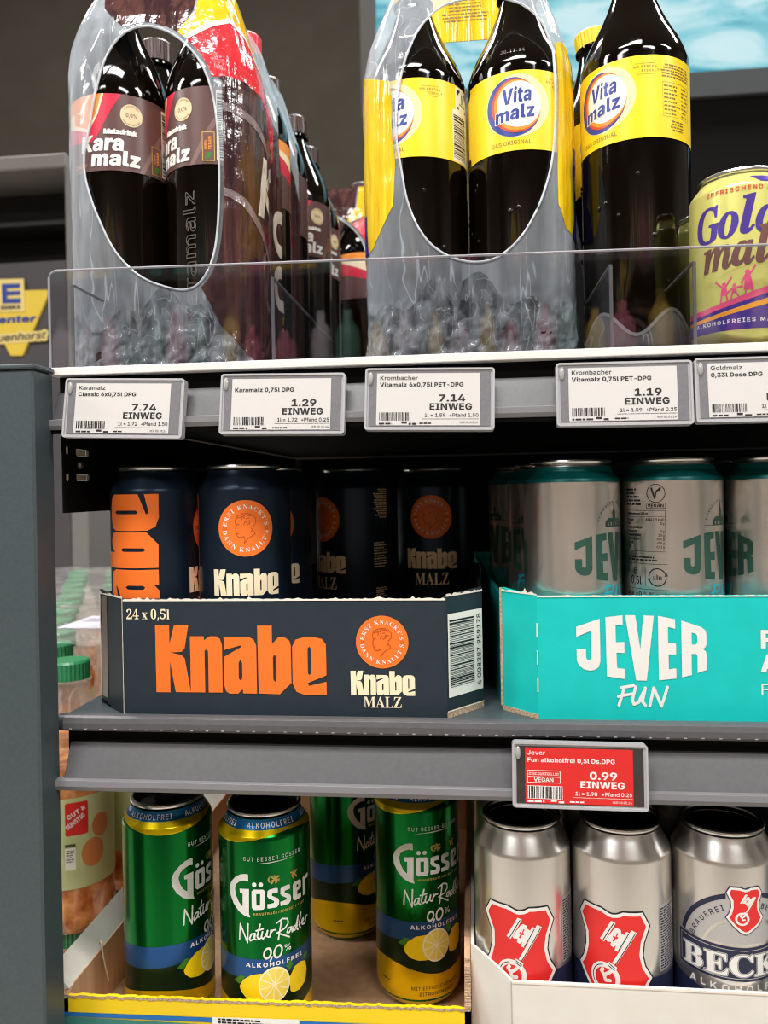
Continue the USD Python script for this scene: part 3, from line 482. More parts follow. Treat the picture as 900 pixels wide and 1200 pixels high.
def jever_can(label, loc, rz):
    t = thing('beverage_can', label, 'can', loc, rz, 'silver cans in the turquoise tray'); h = .1685; zs, rs = can_profile(h, .0275, .152)
    obj('body', can_body(h, .0275, .152), SILVER, t, 40); can_top(t, h, .0275, LID)
    pf = prof_fn(CR, zs, rs); C2 = 2 * math.pi * CR
    obj('neck_band', wrap(sbox(-C2 / 2, .1530, C2 / 2, h - .0052), prof_fn(CR, zs, rs, .0004), .002, .001), TEAL_INK, t, label='dark teal band around the neck')
    f1 = cyl_fn(CR, .00012); s = .0327
    tr = lambda g: affinity.translate(affinity.scale(g, s, s, origin=(0, 0)), 0, .1187)
    mm = lambda pts: [(x / 1000, y / 1000) for x, y in pts]
    tower = unary_union([stroke(mm([(-16.5, 122.8), (16.5, 122.8)]), .0004), PG(mm([(-9, 123), (-9, 126), (-6, 128.5), (6, 128.5), (9, 126), (9, 123)])).difference(unary_union([sbox(x / 1000, .1235, (x + 1.2) / 1000, .1255) for x in (-7, -4, -1, 2, 5)])), PG(mm([(-1.8, 128), (-1.8, 131.5), (-2.5, 132), (-.9, 134), (-.4, 138), (.4, 138), (.9, 134), (2.5, 132), (1.8, 131.5), (1.8, 128)]))])
    ring = arc_text('Friesisches Brauhaus', .0021, .0138, 0, 0, .1245, w=500, track=.25)
    for f_ in (f1, lambda u, v: f1(u + math.pi * CR, v)):
        obj('brand_lettering', wrap(tr(jever_mark()), f_), GREEN_INK, t); obj('script_lettering', wrap(tr(fun_mark()), f_), TEAL_SCRIPT, t); obj('castle_emblem', wrap(unary_union([tower, ring]), f_), GREEN_INK, t)
    px = lambda x: x / 1000 - .0303
    leaf = unary_union([ell(px(-17.8), .1445, .0063).difference(ell(px(-17.8), .1445, .0058)), LineString([(px(-20.6), .1478), (px(-18.4), .1412)]).buffer(.0006), LineString([(px(-18.4), .1412), (px(-17.2), .1462), (px(-14.8), .1478)]).buffer(.0004), PG([(px(-17.4), .1455), (px(-15.6), .1482), (px(-13.8), .1482), (px(-14.8), .1462)])])
    box = unary_union([sbox(px(-42.4), .1055, px(-11.6), .1332).difference(sbox(px(-42.1), .1058, px(-11.9), .1329)), sbox(px(-42.4), .1287, px(-11.6), .1289)])
    rows = [('Nährwerte pro 100 ml', '', .1301), ('Energie', '81 kJ (19 kcal)', .1262), ('Fett', '0 g', .1236), ('davon gesättigte', '', .1210), ('Fettsäuren', '0 g', .1184), ('Kohlenhydrate', '2,5 g', .1158), ('davon Zucker', '<0,5 g', .1132), ('Eiweiß', '<0,5 g', .1106), ('Salz', '0,02 g', .1080)]
    tx = [T(a, .0017, px(-41.5), y, 750, sx=.72) for a, b, y in rows] + [T(b, .0017, px(-12.4), y, 750, al='r', sx=.72) for a, b, y in rows if b]
    tx += [T('VEGAN', .0022, px(-18), .1352, 800, al='c'), sbox(px(-24.6), .1344, px(-11.4), .1380).difference(sbox(px(-24.3), .1347, px(-11.7), .1377)), greek(px(-43), .149, .015, 5, .0013, 8, 1.9), greek(px(-43), .103, .030, 2, .0011, 9), stroke([(px(-43), .0973), (px(-11), .0973)], .0003), stroke([(px(-43), .0803), (px(-11), .0803)], .0003), stroke([(px(-26), .0955), (px(-26), .0825)], .0003),
           T('e', .0054, px(-34), .0905, 420, al='c'), T('0,5l', .0054, px(-34), .0832, 560, al='c', sx=.72), T(serifb('alu'), .0036, px(-17.5), .0868, kind='serif', al='c', sx=.9), T('Alk.<0,5 % vol', .0031, px(-42.6), .0752, 600, width=.031)]
    a = np.linspace(.35, math.pi - .1, 14); R_ = .0058
    tx += [LineString([(px(-17.5) + R_ * math.cos(k), .0886 + R_ * math.sin(k)) for k in a]).buffer(.0004), LineString([(px(-17.5) - R_ * math.cos(k), .0886 - R_ * math.sin(k)) for k in a]).buffer(.0004), PG([(px(-11.6), .0917), (px(-10.6), .0895), (px(-13), .0893)]), PG([(px(-23.4), .0855), (px(-24.4), .0877), (px(-22), .0879)])]
    obj('nutrition_print', wrap(unary_union([box, leaf] + tx), f1), BLACK, t); return t

GREEN = nm('green_can', (.002, .13, .022), (.008, .25, .04), 40, .19, .9, stretch=(1, 1, .02)); GOLD_INK = pm('gold_ink', S(200, 170, 90), .4, .5)
YEL_MET = pm('yellow_metal', (.85, .62, .0), .28, .75); DARK_BAND = pm('dark_green_band', (.008, .03, .012), .3, .6); BLUE_MET = pm('blue_metal', (.02, .10, .32), .3, .6); BLUE_NECK = pm('blue_neck', (.01, .16, .42), .28, .6)
LEMON = pm('lemon_yellow', S(248, 212, 20), .4); LEMON_P = pm('lemon_flesh', S(246, 222, 96), .4); LEMON_W = pm('lemon_pith', S(250, 240, 196), .45); LEAF = pm('leaf_green', S(58, 122, 30), .4)
_m = lambda pts: [(x / 1000 - .0145, y / 1000) for x, y in pts]
GL = [([(-3.3, 127.9), (-5.4, 128.1), (-9, 127.4), (-13.4, 124.9), (-17.3, 120.8), (-19.2, 116.6), (-18.7, 111.1), (-15.5, 105.6), (-11, 101.1), (-6.4, 98.7), (-2.2, 97.8), (-3.1, 100.3), (-2.8, 117.8), (-10.1, 117.2), (-9.9, 114.1), (-7.7, 114), (-7.9, 104.8), (-10.8, 107.5), (-13.2, 111.8), (-14.1, 116.4), (-13, 119.8), (-10, 122.2), (-6.4, 123.4), (-3.2, 122.8)], []),
      ([(-1, 116.3), (.6, 117.6), (7, 117.4), (8.4, 116.1), (8.3, 105.4), (7.1, 103.5), (.4, 103.3), (-1.1, 104.8)], [[(2.2, 114.4), (5, 114.4), (4.8, 106.4), (2.2, 106.5)]])]
SS = [(10.1, 116), (11.3, 117), (15.7, 117.5), (17.3, 116.9), (17.3, 114), (13.2, 113.9), (13, 112.4), (17.2, 110), (18.1, 108.2), (17.9, 105.4), (16.2, 103.8), (9.9, 103.9), (9.7, 106.9), (14.3, 107.2), (14.5, 108.5), (10.8, 110.9), (9.8, 112.4)]
GL += [(SS, []), ([(x + 9.2, y + .1) for x, y in SS], []), ([(28.9, 116), (30, 117.5), (35.6, 117.5), (36.8, 116.2), (36.8, 111.5), (33, 110.2), (32.7, 107.6), (37, 107.6), (37, 104.3), (31, 104.2), (29, 105.5), (28.8, 107.5)], [[(32.3, 114.8), (34, 114.8), (34, 113), (32.3, 112.4)]]), ([(39, 117.4), (42, 117.6), (46.5, 117.8), (47, 114.6), (42.6, 114.8), (42.6, 104.2), (39, 104.2)], [])]
NR = [[(-10.9, 81.5), (-10, 92.5), (-4.6, 80.2), (-4, 93.3)], [(.9, 87), (-1.6, 86.5), (-3.1, 83.2), (-2.5, 81.6), (-.4, 83), (.9, 86.6), (.4, 83), (1.6, 82.6)], [(4.6, 93.3), (2.4, 85), (3.2, 82.8), (4.8, 83.8)], [(1.7, 88.8), (6.5, 90)], [(6.1, 88.1), (5.2, 84.2), (6.4, 83.2), (8.4, 85.1), (9.6, 88.6), (8.9, 84.7), (10.3, 83.9)], [(12, 88.7), (11.1, 84)], [(11.5, 86.3), (13.5, 88.4), (15.3, 88.2)], [(19.4, 93.5), (17, 80.9)],
      [(16, 92.7), (20.2, 94.9), (24.2, 93.7), (24.5, 90.3), (21.8, 87.6), (16.3, 85.9), (22.6, 82.2), (25.3, 80.5)], [(27.3, 87), (24.5, 86.8), (23.5, 84.3), (25.3, 83.6), (27.3, 86.6), (27.7, 83.2)], [(31.4, 86.6), (28.8, 86.4), (28.2, 83.8), (30.2, 83.4), (33.3, 92.6), (31.8, 83.9), (32.9, 82.7)], [(36.3, 93.4), (34.1, 85.4), (35.5, 82.7)], [(36.6, 85.7), (39.4, 86.8), (38.9, 88.3), (37.3, 87.6), (37.5, 84.4), (40, 83.7)], [(42, 88.2), (41.4, 83.6)], [(41.8, 86.2), (43.4, 88), (44.6, 87.7)]]
def gosser_can(label, loc, rz):
    t = thing('beverage_can', label, 'can', loc, rz, 'green and yellow cans in the yellow tray'); h = .168; zs, rs = can_profile(h, .0268, .150); C2 = 2 * math.pi * CR
    obj('body', can_body(h, .0268, .150), GREEN, t, 40); can_top(t, h, .0268, LID_BLACK)
    pf = lambda o: prof_fn(CR, zs, rs, o)
    us = np.linspace(-C2 / 2, C2 / 2, 73); w = 2 * math.pi / C2
    top = [(u, .1520 + .0032 * math.sin(2 * w * (u + .012))) for u in us]
    obj('yellow_shoulder', wrap(Polygon(top + [(C2 / 2, .1590), (-C2 / 2, .1590)]), pf(.0003), .002, .001), YEL_MET, t)
    obj('neck_band', wrap(sbox(-C2 / 2, .1572, C2 / 2, h - .0046), pf(.0005), .002, .001), BLUE_NECK, t, label='bright blue band around the neck')
    obj('neck_lettering', wrap(unary_union([T('ALKOHOLFREI', .0034, x, .1582, 600, al='c', track=.22) for x in (-.052, 0., .052)]), pf(.0007), .002, .001), WHITE, t)
    bt = [(u, .0675 + .0025 * math.cos(w * (u - .008)) - .0012 * math.cos(2 * w * u)) for u in us]; bb = [(u, .0535 + .0030 * math.cos(w * (u - .012))) for u in us]
    ye = [(u, .0325 + .0045 * math.cos(2 * w * (u + .045))) for u in us]
    obj('blue_swoosh', wrap(Polygon(bt + bb[::-1]), pf(.0001), .003, .004), BLUE_MET, t); obj('dark_swoosh', wrap(Polygon(bb + ye[::-1]), pf(.0001), .003, .004), DARK_BAND, t)
    obj('yellow_foot', wrap(Polygon(ye + [(C2 / 2, .004), (-C2 / 2, .004)]), pf(.0001), .003, .003), YEL_MET, t)
    f2, f3, f4, f5 = cyl_fn(CR, .0002), cyl_fn(CR, .00028), cyl_fn(CR, .00036), cyl_fn(CR, .00044)
    obj('brand_lettering', wrap(unary_union([rounded(PG(_m(a), holes=[_m(k) for k in hh]), .0003) for a, hh in GL] + [ell(.0009 - .0145, .1209, .0016), ell(.0055 - .0145, .1209, .0016)]), f2), WHITE, t)
    obj('script_lettering', wrap(unary_union([LineString(_m(s)).buffer(.00055, quad_segs=3) for s in NR]), f2), WHITE, t)
    z0 = lambda cx, cy, rx, ry: affinity.skew(ell(0, 0, rx, ry).difference(ell(0, 0, rx - .0013, ry - .0016)), 8).buffer(0)
    wt = [affinity.translate(z0(0, 0, .0030, .0042), -.0052, .0727), affinity.translate(z0(0, 0, .0034, .0049), .0022, .0728), LineString([(-.0022, .0698), (-.0034, .0672)]).buffer(.0006), T('%', .0045, .0064, .0716, 600), T('ALKOHOLFREI', .0030, -.0208, .0632, 800, width=.0425, track=.2), T('GUT BESSER GÖSSER', .0028, 0, .1372, 450, al='c', width=.043, track=.25), Polygon(_m([(-3.1, 135.3), (14, 135.5), (31, 136.2), (14, 136.2)]))]
    obj('zero_lettering', wrap(unary_union(wt[:4]), f3), WHITE, t); obj('alcohol_lettering', wrap(wt[4], f3), WHITE, t); obj('slogan_lettering', wrap(wt[5], f3), WHITE, t); obj('slogan_underline', wrap(wt[6], f3), WHITE, t)
    lion = unary_union([T(serifb('G'), .0044, -.0020, .1215, kind='serif', al='c'), T(serifb('G'), .0044, .0022, .1215, kind='serif', al='c')] + [LineString(_m([(cx + s * a, b) for a, b in q])).buffer(.0006) for cx, s in ((16, 1), (29.5, -1)) for q in ([(-3, 121), (-1.5, 123), (.5, 124.5), (-1, 126)], [(0, 121), (1, 123), (-1.5, 124.2), (-3, 125.5)], [(.5, 124.5), (2, 125.2)])])
    obj('gold_print', wrap(unary_union([lion, T('BRAUTRADITION SEIT 1860', .0017, -.0145, .0995, 800, width=.040, track=.2)]), f2), GOLD_INK, t)
    lem = ([PG(_m([(-11.7, 48.4), (-8.3, 53.8), (-2.1, 58), (5, 59), (12, 57), (12, 42), (6, 40), (0, 39.8), (-6.6, 41.6), (-10.3, 45)])), PG(_m([(25.4, 42.5), (24.7, 52), (29, 58), (35, 59.2), (40.5, 57), (42, 50.5), (40, 43), (33.5, 39.8), (27.2, 40.5)]))])
    [obj('lemon', wrap(rounded(q_, .001), f3, .002, .006), LEMON, t) for q_ in lem]
    c = (13.9 - 14.5) / 1000; obj('lemon_slice_rind', wrap(ell(c, .0502, .0113, .0124), f4), LEMON_W, t)
    seg = []
    for k in range(10):
        a0 = k * math.pi / 5 + .2; seg.append(Polygon([(c + .0012 * math.cos(a0 + .31), .0502 + .0013 * math.sin(a0 + .31))] + [(c + .0101 * math.cos(q), .0502 + .0111 * math.sin(q)) for q in np.linspace(a0 + .05, a0 + .58, 6)]))
    obj('lemon_slice_flesh', wrap(unary_union(seg), f5), LEMON_P, t)
    for q_ in ([(-16.3, 51.6), (-10.5, 56.6), (-6.8, 56), (-11.6, 50)], [(36, 60), (40, 63), (44, 62), (41, 58.5)], [(22, 61), (26, 64.5), (28, 60), (25, 57)]): obj('leaf', wrap(PG(_m(q_)), f2), LEAF, t)
    obj('foot_print', wrap(unary_union([T('MIT ERFRISCHENDEM', .0026, 0, .0172, 450, al='c', width=.042), T('ZITRONENSAFT', .0026, 0, .0128, 450, al='c', width=.030), greek(-.048, .0215, .014, 1, .0009, 1), greek(.040, .021, .016, 2, .0010, 2)]), f2), DARK_BAND, t)
    return t

NAVY_INK = pm('navy_ink', S(34, 38, 66), .35); SILVER_INK = pm('silver_ink', S(190, 188, 186), .4, .3)
SHIELD = [(-20.4, 118.1), (-6.9, 117.7), (-1.5, 115.6), (.5, 115.2), (3.5, 115.9), (6.6, 117.5), (20.1, 117.6), (25.1, 107.6), (21, 97), (20, 89), (21.6, 82), (26.8, 73.5), (20, 63), (8, 54), (0, 50), (-8, 53.5), (-17.4, 62.5), (-26.5, 74.1), (-22.2, 80.6), (-19.8, 89.2), (-19.9, 97.4), (-25.5, 108.9)]
def key_mark():   # in mm round the big shield's centre line: (white, dark lines)
    G = lambda pts: Polygon(pts).buffer(0)
    bridge = G([(1, 104.8), (2.7, 106.3), (5.6, 105.1), (5.6, 103.2), (7.6, 102), (8.8, 104.2), (3.1, 91.5), (1.6, 92.4), (2.5, 94.6), (.6, 92.9), (-1.2, 93.9), (-.7, 96.2), (-3, 95.9), (-4.1, 97.1)])
    cross = G([(2.1, 100), (3.1, 103), (4, 102.6), (2.9, 100.5), (3.9, 100), (3.2, 98.8), (2.3, 99), (1.2, 96.6), (.1, 97), (1.2, 99.2), (.3, 99.6), (.9, 100.9)])
    ring = ell(-5., 71.6, 9.8, 10.2).difference(ell(-5., 71.4, 6.7, 7.0))
    curl = LineString([(.2, 78), (-2.6, 75.4), (-5.6, 73.2), (-7.4, 75.6), (-6.4, 77)]).buffer(1.1).union(LineString([(-5.6, 73.2), (-4.6, 70), (-1.8, 70.6)]).buffer(1.1))
    w = unary_union([G([(-.5, 110.1), (2.4, 109.1), (-5.2, 95.3), (-8, 96.6)]), bridge.difference(cross), G([(8.9, 104.5), (11.5, 103.2), (3.7, 90.5), (1.4, 91.3)]), G([(12, 105.7), (15.5, 103.8), (2.2, 81.7), (-.3, 82.5), (5.4, 92.6)]), G([(-2.1, 83), (2.9, 80.2), (2.1, 77.6), (-3.4, 80.2)]), ring, curl])
    d = unary_union([LineString(s).buffer(.27) for s in ([(1, 108.6), (-5.8, 96.4)], [(10.2, 102.9), (3.6, 91)], [(14.5, 103.5), (1.7, 81.7)], [(-1.8, 81.5), (1.7, 79.1)], [(-2.6, 80.3), (1.2, 78)])] + [LineString([(-5 + 8.2 * math.cos(q), 71.5 + 8.5 * math.sin(q)) for q in np.linspace(1.75, 3.6, 12)]).buffer(.25)])
    return w, d
def becks_can(label, loc, rz):
    t = thing('beverage_can', label, 'can', loc, rz, 'silver cans in the white tray'); h = .168; zs, rs = can_profile(h, .0268, .1475); C2 = 2 * math.pi * CR; mm = .001
    obj('body', can_body(h, .0268, .1475), SILVER, t, 40); can_top(t, h, .0268, LID_BLACK)
    f = [cyl_fn(CR, .0001 + .00008 * k) for k in range(6)]
    # wide back shield, half way round the can
    sc = lambda g, dx=math.pi * CR: affinity.translate(affinity.scale(g, mm, mm, origin=(0, 0)), dx, 0)
    us = np.linspace(-C2 / 2, C2 / 2, 61)
    low = Polygon([(u, .0735 - .010 * math.cos(u / CR / 2) ** 4) for u in us] + [(C2 / 2, .014), (-C2 / 2, .014)])
    shb = rounded(Polygon(SHIELD), 1.2); C0 = math.pi * CR
    def back(g): return affinity.translate(affinity.scale(g, mm, mm, origin=(0, 0)), 0, 0)
    fb = lambda k: (lambda u, v: cyl_fn(CR, .0001 + .00008 * k)(u + C0, v))
    obj('navy_foot', wrap(low, f[0], .003), NAVY_INK, t)
    s = obj('wide_shield', wrap(back(shb), fb(1)), BLACK, t, label='large red shield with a white key'); obj('white_border', wrap(back(shb.buffer(-.9)), fb(2)), WHITE, s); obj('red_field', wrap(back(shb.buffer(-3.1)), fb(3)), RED_INK, s)
    w, d = key_mark(); obj('key', wrap(back(w.intersection(shb)), fb(4)), WHITE, s); obj('key_lines', wrap(back(d), fb(5)), BLACK, s)
    obj('info_panel', wrap(sbox(.0325, .0755, .056, .119), fb(1), .003), SILVER_INK, t); obj('small_print', wrap(unary_union([greek(.0335, .1175, .021, 15, .0010, 5), greek(.0335, .092, .021, 9, .0010, 6)]), fb(2), .004), NAVY_INK, t, stuff=True)
    # front label
    def arc(r, a0, a1, cx=.0022, cy=.0890, ry=1.0): return [(cx + r * math.sin(a), cy + r * ry * math.cos(a)) for a in np.linspace(a0, a1, 40)]
    A = 1.32; ring = Polygon(arc(.0438, -A, A) + arc(.0408, A, -A))
    obj('label_arch', wrap(ring.difference(sbox(-.0098, .12, .0142, .14)), f[1]), NAVY_INK, t); obj('label_field', wrap(Polygon(arc(.0408, -A, A)), f[0], .003), SILVER_INK, t)
    obj('inner_arch', wrap(Polygon(arc(.0285, -1.2, -.35) + arc(.0265, -.35, -1.2)).union(Polygon(arc(.0285, .35, 1.2) + arc(.0265, 1.2, .35))), f[1]), SILVER, t)
    obj('arch_lettering', wrap(unary_union([arc_text('BRAUEREI', .0034, .0338, -.82, .0022, .0890, w=500, track=.3), arc_text('BECK & CO', .0034, .0338, .82, .0022, .0890, w=500, track=.3)]), f[2]), NAVY_INK, t)
    band = Polygon([(-.0424, .0986), (-.02, .0974), (.0022, .0966), (.024, .0974), (.0466, .0986), (.0466, .0768), (.022, .0755), (.0022, .0750), (-.018, .0755), (-.0424, .0768)])
    obj('name_band', wrap(band, f[2], .002, .004), NAVY_INK, t); obj('band_lines', wrap(band.buffer(-.0016).difference(band.buffer(-.0020)), f[3]), SILVER_INK, t)
    bk = T(serifb("BECK'S"), .0132, .0022, .0786, kind='serif', al='c', width=.082); obj('brand_outline', wrap(bk.buffer(.0009).difference(bk.buffer(.0004)), f[3]), SILVER_INK, t); obj('brand_lettering', wrap(bk.buffer(.0002), f[4]), WHITE, t)
    obj('lower_lettering', wrap(unary_union([T('ALKOHOLFREI', .0042, .0022, .0682, 600, al='c', width=.072, track=.5)]), f[3]), WHITE, t)
    sm = lambda g: affinity.translate(affinity.scale(g, .00048, .00046, origin=(0, 84)), .0022, 0)
    k0 = lambda g: affinity.translate(affinity.scale(affinity.translate(g, 0, -84), .00048, .00046, origin=(0, 0)), .0022, .1205)
    s2 = obj('small_shield', wrap(k0(shb), f[3]), NAVY_INK, t, label='small red shield with a white key'); obj('white_border', wrap(k0(shb.buffer(-1.2)), f[4]), WHITE, s2); obj('red_field', wrap(k0(shb.buffer(-4.4)), f[5]), RED_INK, s2)
    obj('key', wrap(k0(affinity.scale(w, .95, .9, origin=(0, 88)).intersection(shb.buffer(-4))), cyl_fn(CR, .0006)), WHITE, s2)
    return t

GOLD_CAN = pm('pale_gold_can', S(226, 222, 128), .3, .35); PURPLE = pm('purple_ink', S(76, 56, 150), .35, .2); BROWN_INK = pm('brown_ink', S(112, 72, 66), .4); PINK = pm('pink_ink', S(228, 84, 130), .4); RED_TXT = pm('red_text', S(206, 70, 60), .4); ORANGE_L = pm('orange_line', S(244, 164, 50), .4)
def gold_can(label, loc, rz):
    t = thing('beverage_can', label, 'can', loc, rz, 'pale gold cans on the top shelf'); h = .1165; zs, rs = can_profile(h, .0272, .098); C2 = 2 * math.pi * CR
    zs[5:8] = [.1020, .1050, h - .0068]; rs[5:8] = [CR, CR - .0012, .0282]
    obj('body', lathe([(0, .007), (.018, .0055), (.0232, .001)] + list(zip(rs, zs)) + [(.0237, h - .0045), (.023, h - .008)], 80), GOLD_CAN, t, 40); can_top(t, h, .0272, LID)
    pf = lambda o: prof_fn(CR, zs, rs, o); mm = lambda pts: [(x / 1000 + .008, y / 1000) for x, y in pts]
    lo = lambda a, b, c: [(-C2 / 2, a)] + [(u, b + c * (u + .037) ** 1.35) for u in np.linspace(-.036, .030, 24)] + [(.045, b + c * .067 ** 1.35), (C2 / 2, a)]
    def swoop(b, c): return lambda u: b + c * max(u + .032, 0) ** 1.5 * (1 if u < .03 else max(0., 1 - (u - .03) / .06))
    us = np.linspace(-C2 / 2, C2 / 2, 80); L = [swoop(.0262, 1.15), swoop(.0228, 1.05), swoop(.0205, .95), swoop(.0180, .82)]
    pk = lambda a, b: Polygon([(u, L[a](u)) for u in us] + [(u, L[b](u)) for u in us[::-1]]).buffer(0)
    obj('pink_swoosh', wrap(pk(0, 1), pf(.0001), .003), PINK, t); obj('purple_swoosh', wrap(pk(1, 2), pf(.0001), .003), PURPLE, t); obj('orange_swoosh', wrap(pk(2, 3), pf(.0001), .003), ORANGE_L, t)
    obj('purple_foot', wrap(Polygon([(u, L[3](u)) for u in us] + [(C2 / 2, .0105), (-C2 / 2, .0105)]), pf(.0001), .003, .004), PURPLE, t)
    obj('purple_shoulder', wrap(Polygon([(.004, .1090), (.010, .1045), (.03, .1010), (.045, .1045), (.05, .1090)]), pf(.0001), .003, .002), PURPLE, t)
    g = lambda s, h_, x, y, w: affinity.rotate(T(serifbi(s), h_, x, y, kind='serif', width=w), 3, origin=(x, y))
    obj('brand_lettering', wrap(unary_union([g('G', .022, -.0330, .0690, .019), g('o', .0235, -.0155, .0700, .0135), g('l', .0235, -.0020, .0715, .0095), g('d', .0235, .0075, .0720, .0150)]).buffer(.0004), pf(.0002)), PURPLE, t)
    obj('second_lettering', wrap(unary_union([g('m', .0215, -.0265, .0500, .0200), g('a', .0215, -.0070, .0515, .0140), g('l', .0230, .0070, .0525, .0090), g('z', .0215, .0160, .0530, .0130)]).buffer(.0004), pf(.0003)), BROWN_INK, t)
    obj('slogan_lettering', wrap(T('ERFRISCHEND ANDERS', .0029, -.0243, .0990, 700, width=.058, track=.25), pf(.0003), .002), RED_TXT, t)
    pp = [ell(-.0132, .0405, .0012), PG(mm([(-22.6, 38.9), (-19.8, 38.9), (-18.8, 33.5), (-23.6, 33.5)])), ell(-.0069, .0391, .0010), PG(mm([(-15.9, 37.7), (-13.9, 37.7), (-13.4, 34), (-16.6, 34)])), ell(.0010, .0468, .0015), PG(mm([(-8.4, 45.6), (-5.4, 45), (-3.2, 35.6), (-9.4, 35.2)]))]
    pp += [LineString(mm(s)).buffer(.0005) for s in ([(-22, 38.5), (-26.4, 42.4)], [(-20.4, 38.5), (-16.6, 44.4)], [(-22.6, 34), (-23.6, 28.4)], [(-20, 34), (-19, 29.4)], [(-15.8, 37.4), (-18.8, 35)], [(-14, 37.4), (-10.2, 38)], [(-16, 34.4), (-17, 30.6)], [(-14, 34.4), (-12, 31)], [(-8.2, 45), (-10.6, 40)], [(-5.8, 45), (-2.2, 50.4)], [(-8, 36), (-8.4, 32.4)], [(-5, 36), (-3.6, 33.4)])]
    obj('family_print', wrap(unary_union(pp), pf(.0002)), PINK, t)
    obj('foot_lettering', wrap(T('ALKOHOLFREIES MALZGETRÄNK', .0026, -.0352, .0148, 700, width=.080, track=.25), pf(.0003)), WHITE, t); return t
# ------------------------------------------------------------------ shrink-wrapped packs: the film's surface in (s, v): s runs round the pack from the middle of its front, v is the height
BR = .0405; FA = .0411; FR0 = .0415; FARC = FR0 * math.pi / 2; FL = .1644
def film_fn(vs, rs, seed, amp=.0011, dip=.004, off=0., foot=.07):
    vs, rs = np.array(vs), np.array(rs); rside = np.array(KRS if len(vs) == len(KV) and vs[-1] == KV[-1] else VRS)
    def fn(s, v):
        w_ = np.clip((s - .045) / .05, 0, 1); w_ = w_ * w_ * (3 - 2 * w_); r = np.interp(v, vs, rs) * (1 - w_) + np.interp(v, vs, rside) * w_ + off; a = np.abs(s); sg = np.where(s < 0, -1., 1.)
        b1 = a - FA; b2 = b1 - FARC; b3 = b2 - FL; b4 = b3 - FARC
        an = np.clip(b1 / FR0, 0, math.pi / 2); an2 = np.clip(b3 / FR0, 0, math.pi / 2)
        side = np.clip(b2, 0, FL)
        th = np.where(b3 > 0, math.pi / 2 + an2, an)
        nx, ny = np.sin(th), -np.cos(th)
        px = np.where(b4 > 0, FA - b4, np.minimum(a, FA)); py = side
        d = amp * (meshkit.fbm(np.stack([s * 95, v * 26, v * 0 + seed], -1), 3, seed) - .35) * 2
        low = np.clip((foot - v) / foot, 0, 1); d = d + low * .0040 * (meshkit.fbm(np.stack([s * 120, v * 110, v * 0 + seed + 9], -1), 3, seed + 3) - .5) * 2
        d = d - dip * np.sin(np.pi * np.clip(side, 0, FL) / .0822) ** 2 * (b2 > 0) * (b3 < 0) - dip * .5 * np.exp(-(px / .018) ** 2) * ((b1 < 0) | (b4 > 0)) * np.clip((v - .24) / .05, 0, 1)
        R_ = r + d
        return np.stack([sg * (px + R_ * nx), py + R_ * ny, v], -1)
    return fn
KV, KRF = [0, .006, .04, .20, .240, .262, .285, .300, .315, .325, .334], [.0385, .0408, .0416, .0418, .0418, .0414, .0386, .0342, .0275, .0225, .0160]
KRS = [.0385, .0408, .0414, .0416, .0414, .0390, .0320, .0275, .0235, .0205, .0160]
VV, VRF = [0, .006, .04, .19, .214, .238, .258, .275, .290, .302, .310], [.0385, .0408, .0416, .0418, .0418, .0414, .0380, .0315, .0250, .0195, .0150]
VRS = [.0385, .0408, .0414, .0416, .0416, .0404, .0360, .0300, .0240, .0190, .0150]
KPK = (-.2520, .138, 1.2395); VPK = (.0012, .124, 1.2395)
# ------------------------------------------------------------------ bottles
def bottle_body(prof, feet=5, foot_h=.026):
    m = lathe(prof, 128); v = np.array(m.vertices); r = np.hypot(v[:, 0], v[:, 1]); th = np.arctan2(v[:, 1], v[:, 0])
    k = np.clip((foot_h - v[:, 2]) / foot_h, 0, 1) * np.clip(r / .02, 0, 1); w = .5 + .5 * np.cos(feet * th)
    sc = 1 - k * .22 * w; sc = sc * (1 - .012 * (.5 + .5 * np.cos(16 * th)) * np.clip((v[:, 2] - .045) / .02, 0, 1) * np.clip((.150 - v[:, 2]) / .02, 0, 1)); v[:, 0] *= sc; v[:, 1] *= sc; v[:, 2] += k * .012 * w * (v[:, 2] < foot_h)
    return trimesh.Trimesh(v, m.faces, process=False)
V_PROF = [(0, .010), (.010, .004), (.024, .0002), (.0315, .0012), (.0362, .006), (.0388, .014), (.0400, .026), (.0403, .04), (.0405, .066), (.0405, .10), (.0405, .130), (.0405, .155), (.0399, .161), (.0399, .224), (.0405, .2265), (.0397, .2300), (.0380, .2355), (.0345, .2440), (.0300, .2520), (.0248, .2620), (.0205, .2715), (.0168, .2810), (.0142, .2890), (.0136, .2935), (.0162, .2945), (.0162, .2962), (.0134, .2970), (.0134, .3085), (.0120, .3095), (0, .3095)]
K_PROF = [(0, .010), (.010, .004), (.024, .0002), (.0315, .0012), (.0362, .006), (.0388, .014), (.0400, .026), (.0403, .04), (.0405, .066), (.0405, .10), (.0405, .130), (.0405, .165), (.0399, .171), (.0399, .237), (.0405, .240), (.0396, .248), (.0375, .2575), (.0335, .2690), (.0285, .2800), (.0235, .2905), (.0188, .3010), (.0155, .3100), (.0138, .3165), (.0165, .3175), (.0165, .3195), (.0134, .3205), (.0134, .3340), (0, .3345)]
VITA_Y = nm('label_yellow', S(252, 214, 28), S(254, 220, 40), 30, .32); BLUE_V = pm('logo_blue', S(48, 66, 150), .35); RED_V = pm('logo_red', S(214, 72, 48), .35); OR_V = pm('logo_orange', S(246, 150, 40), .35); PALE_V = pm('logo_glow', S(255, 240, 170), .35); BROWN_T = pm('label_brown_text', S(140, 110, 30), .4); GREEN_T = pm('label_green', S(60, 120, 50), .4)
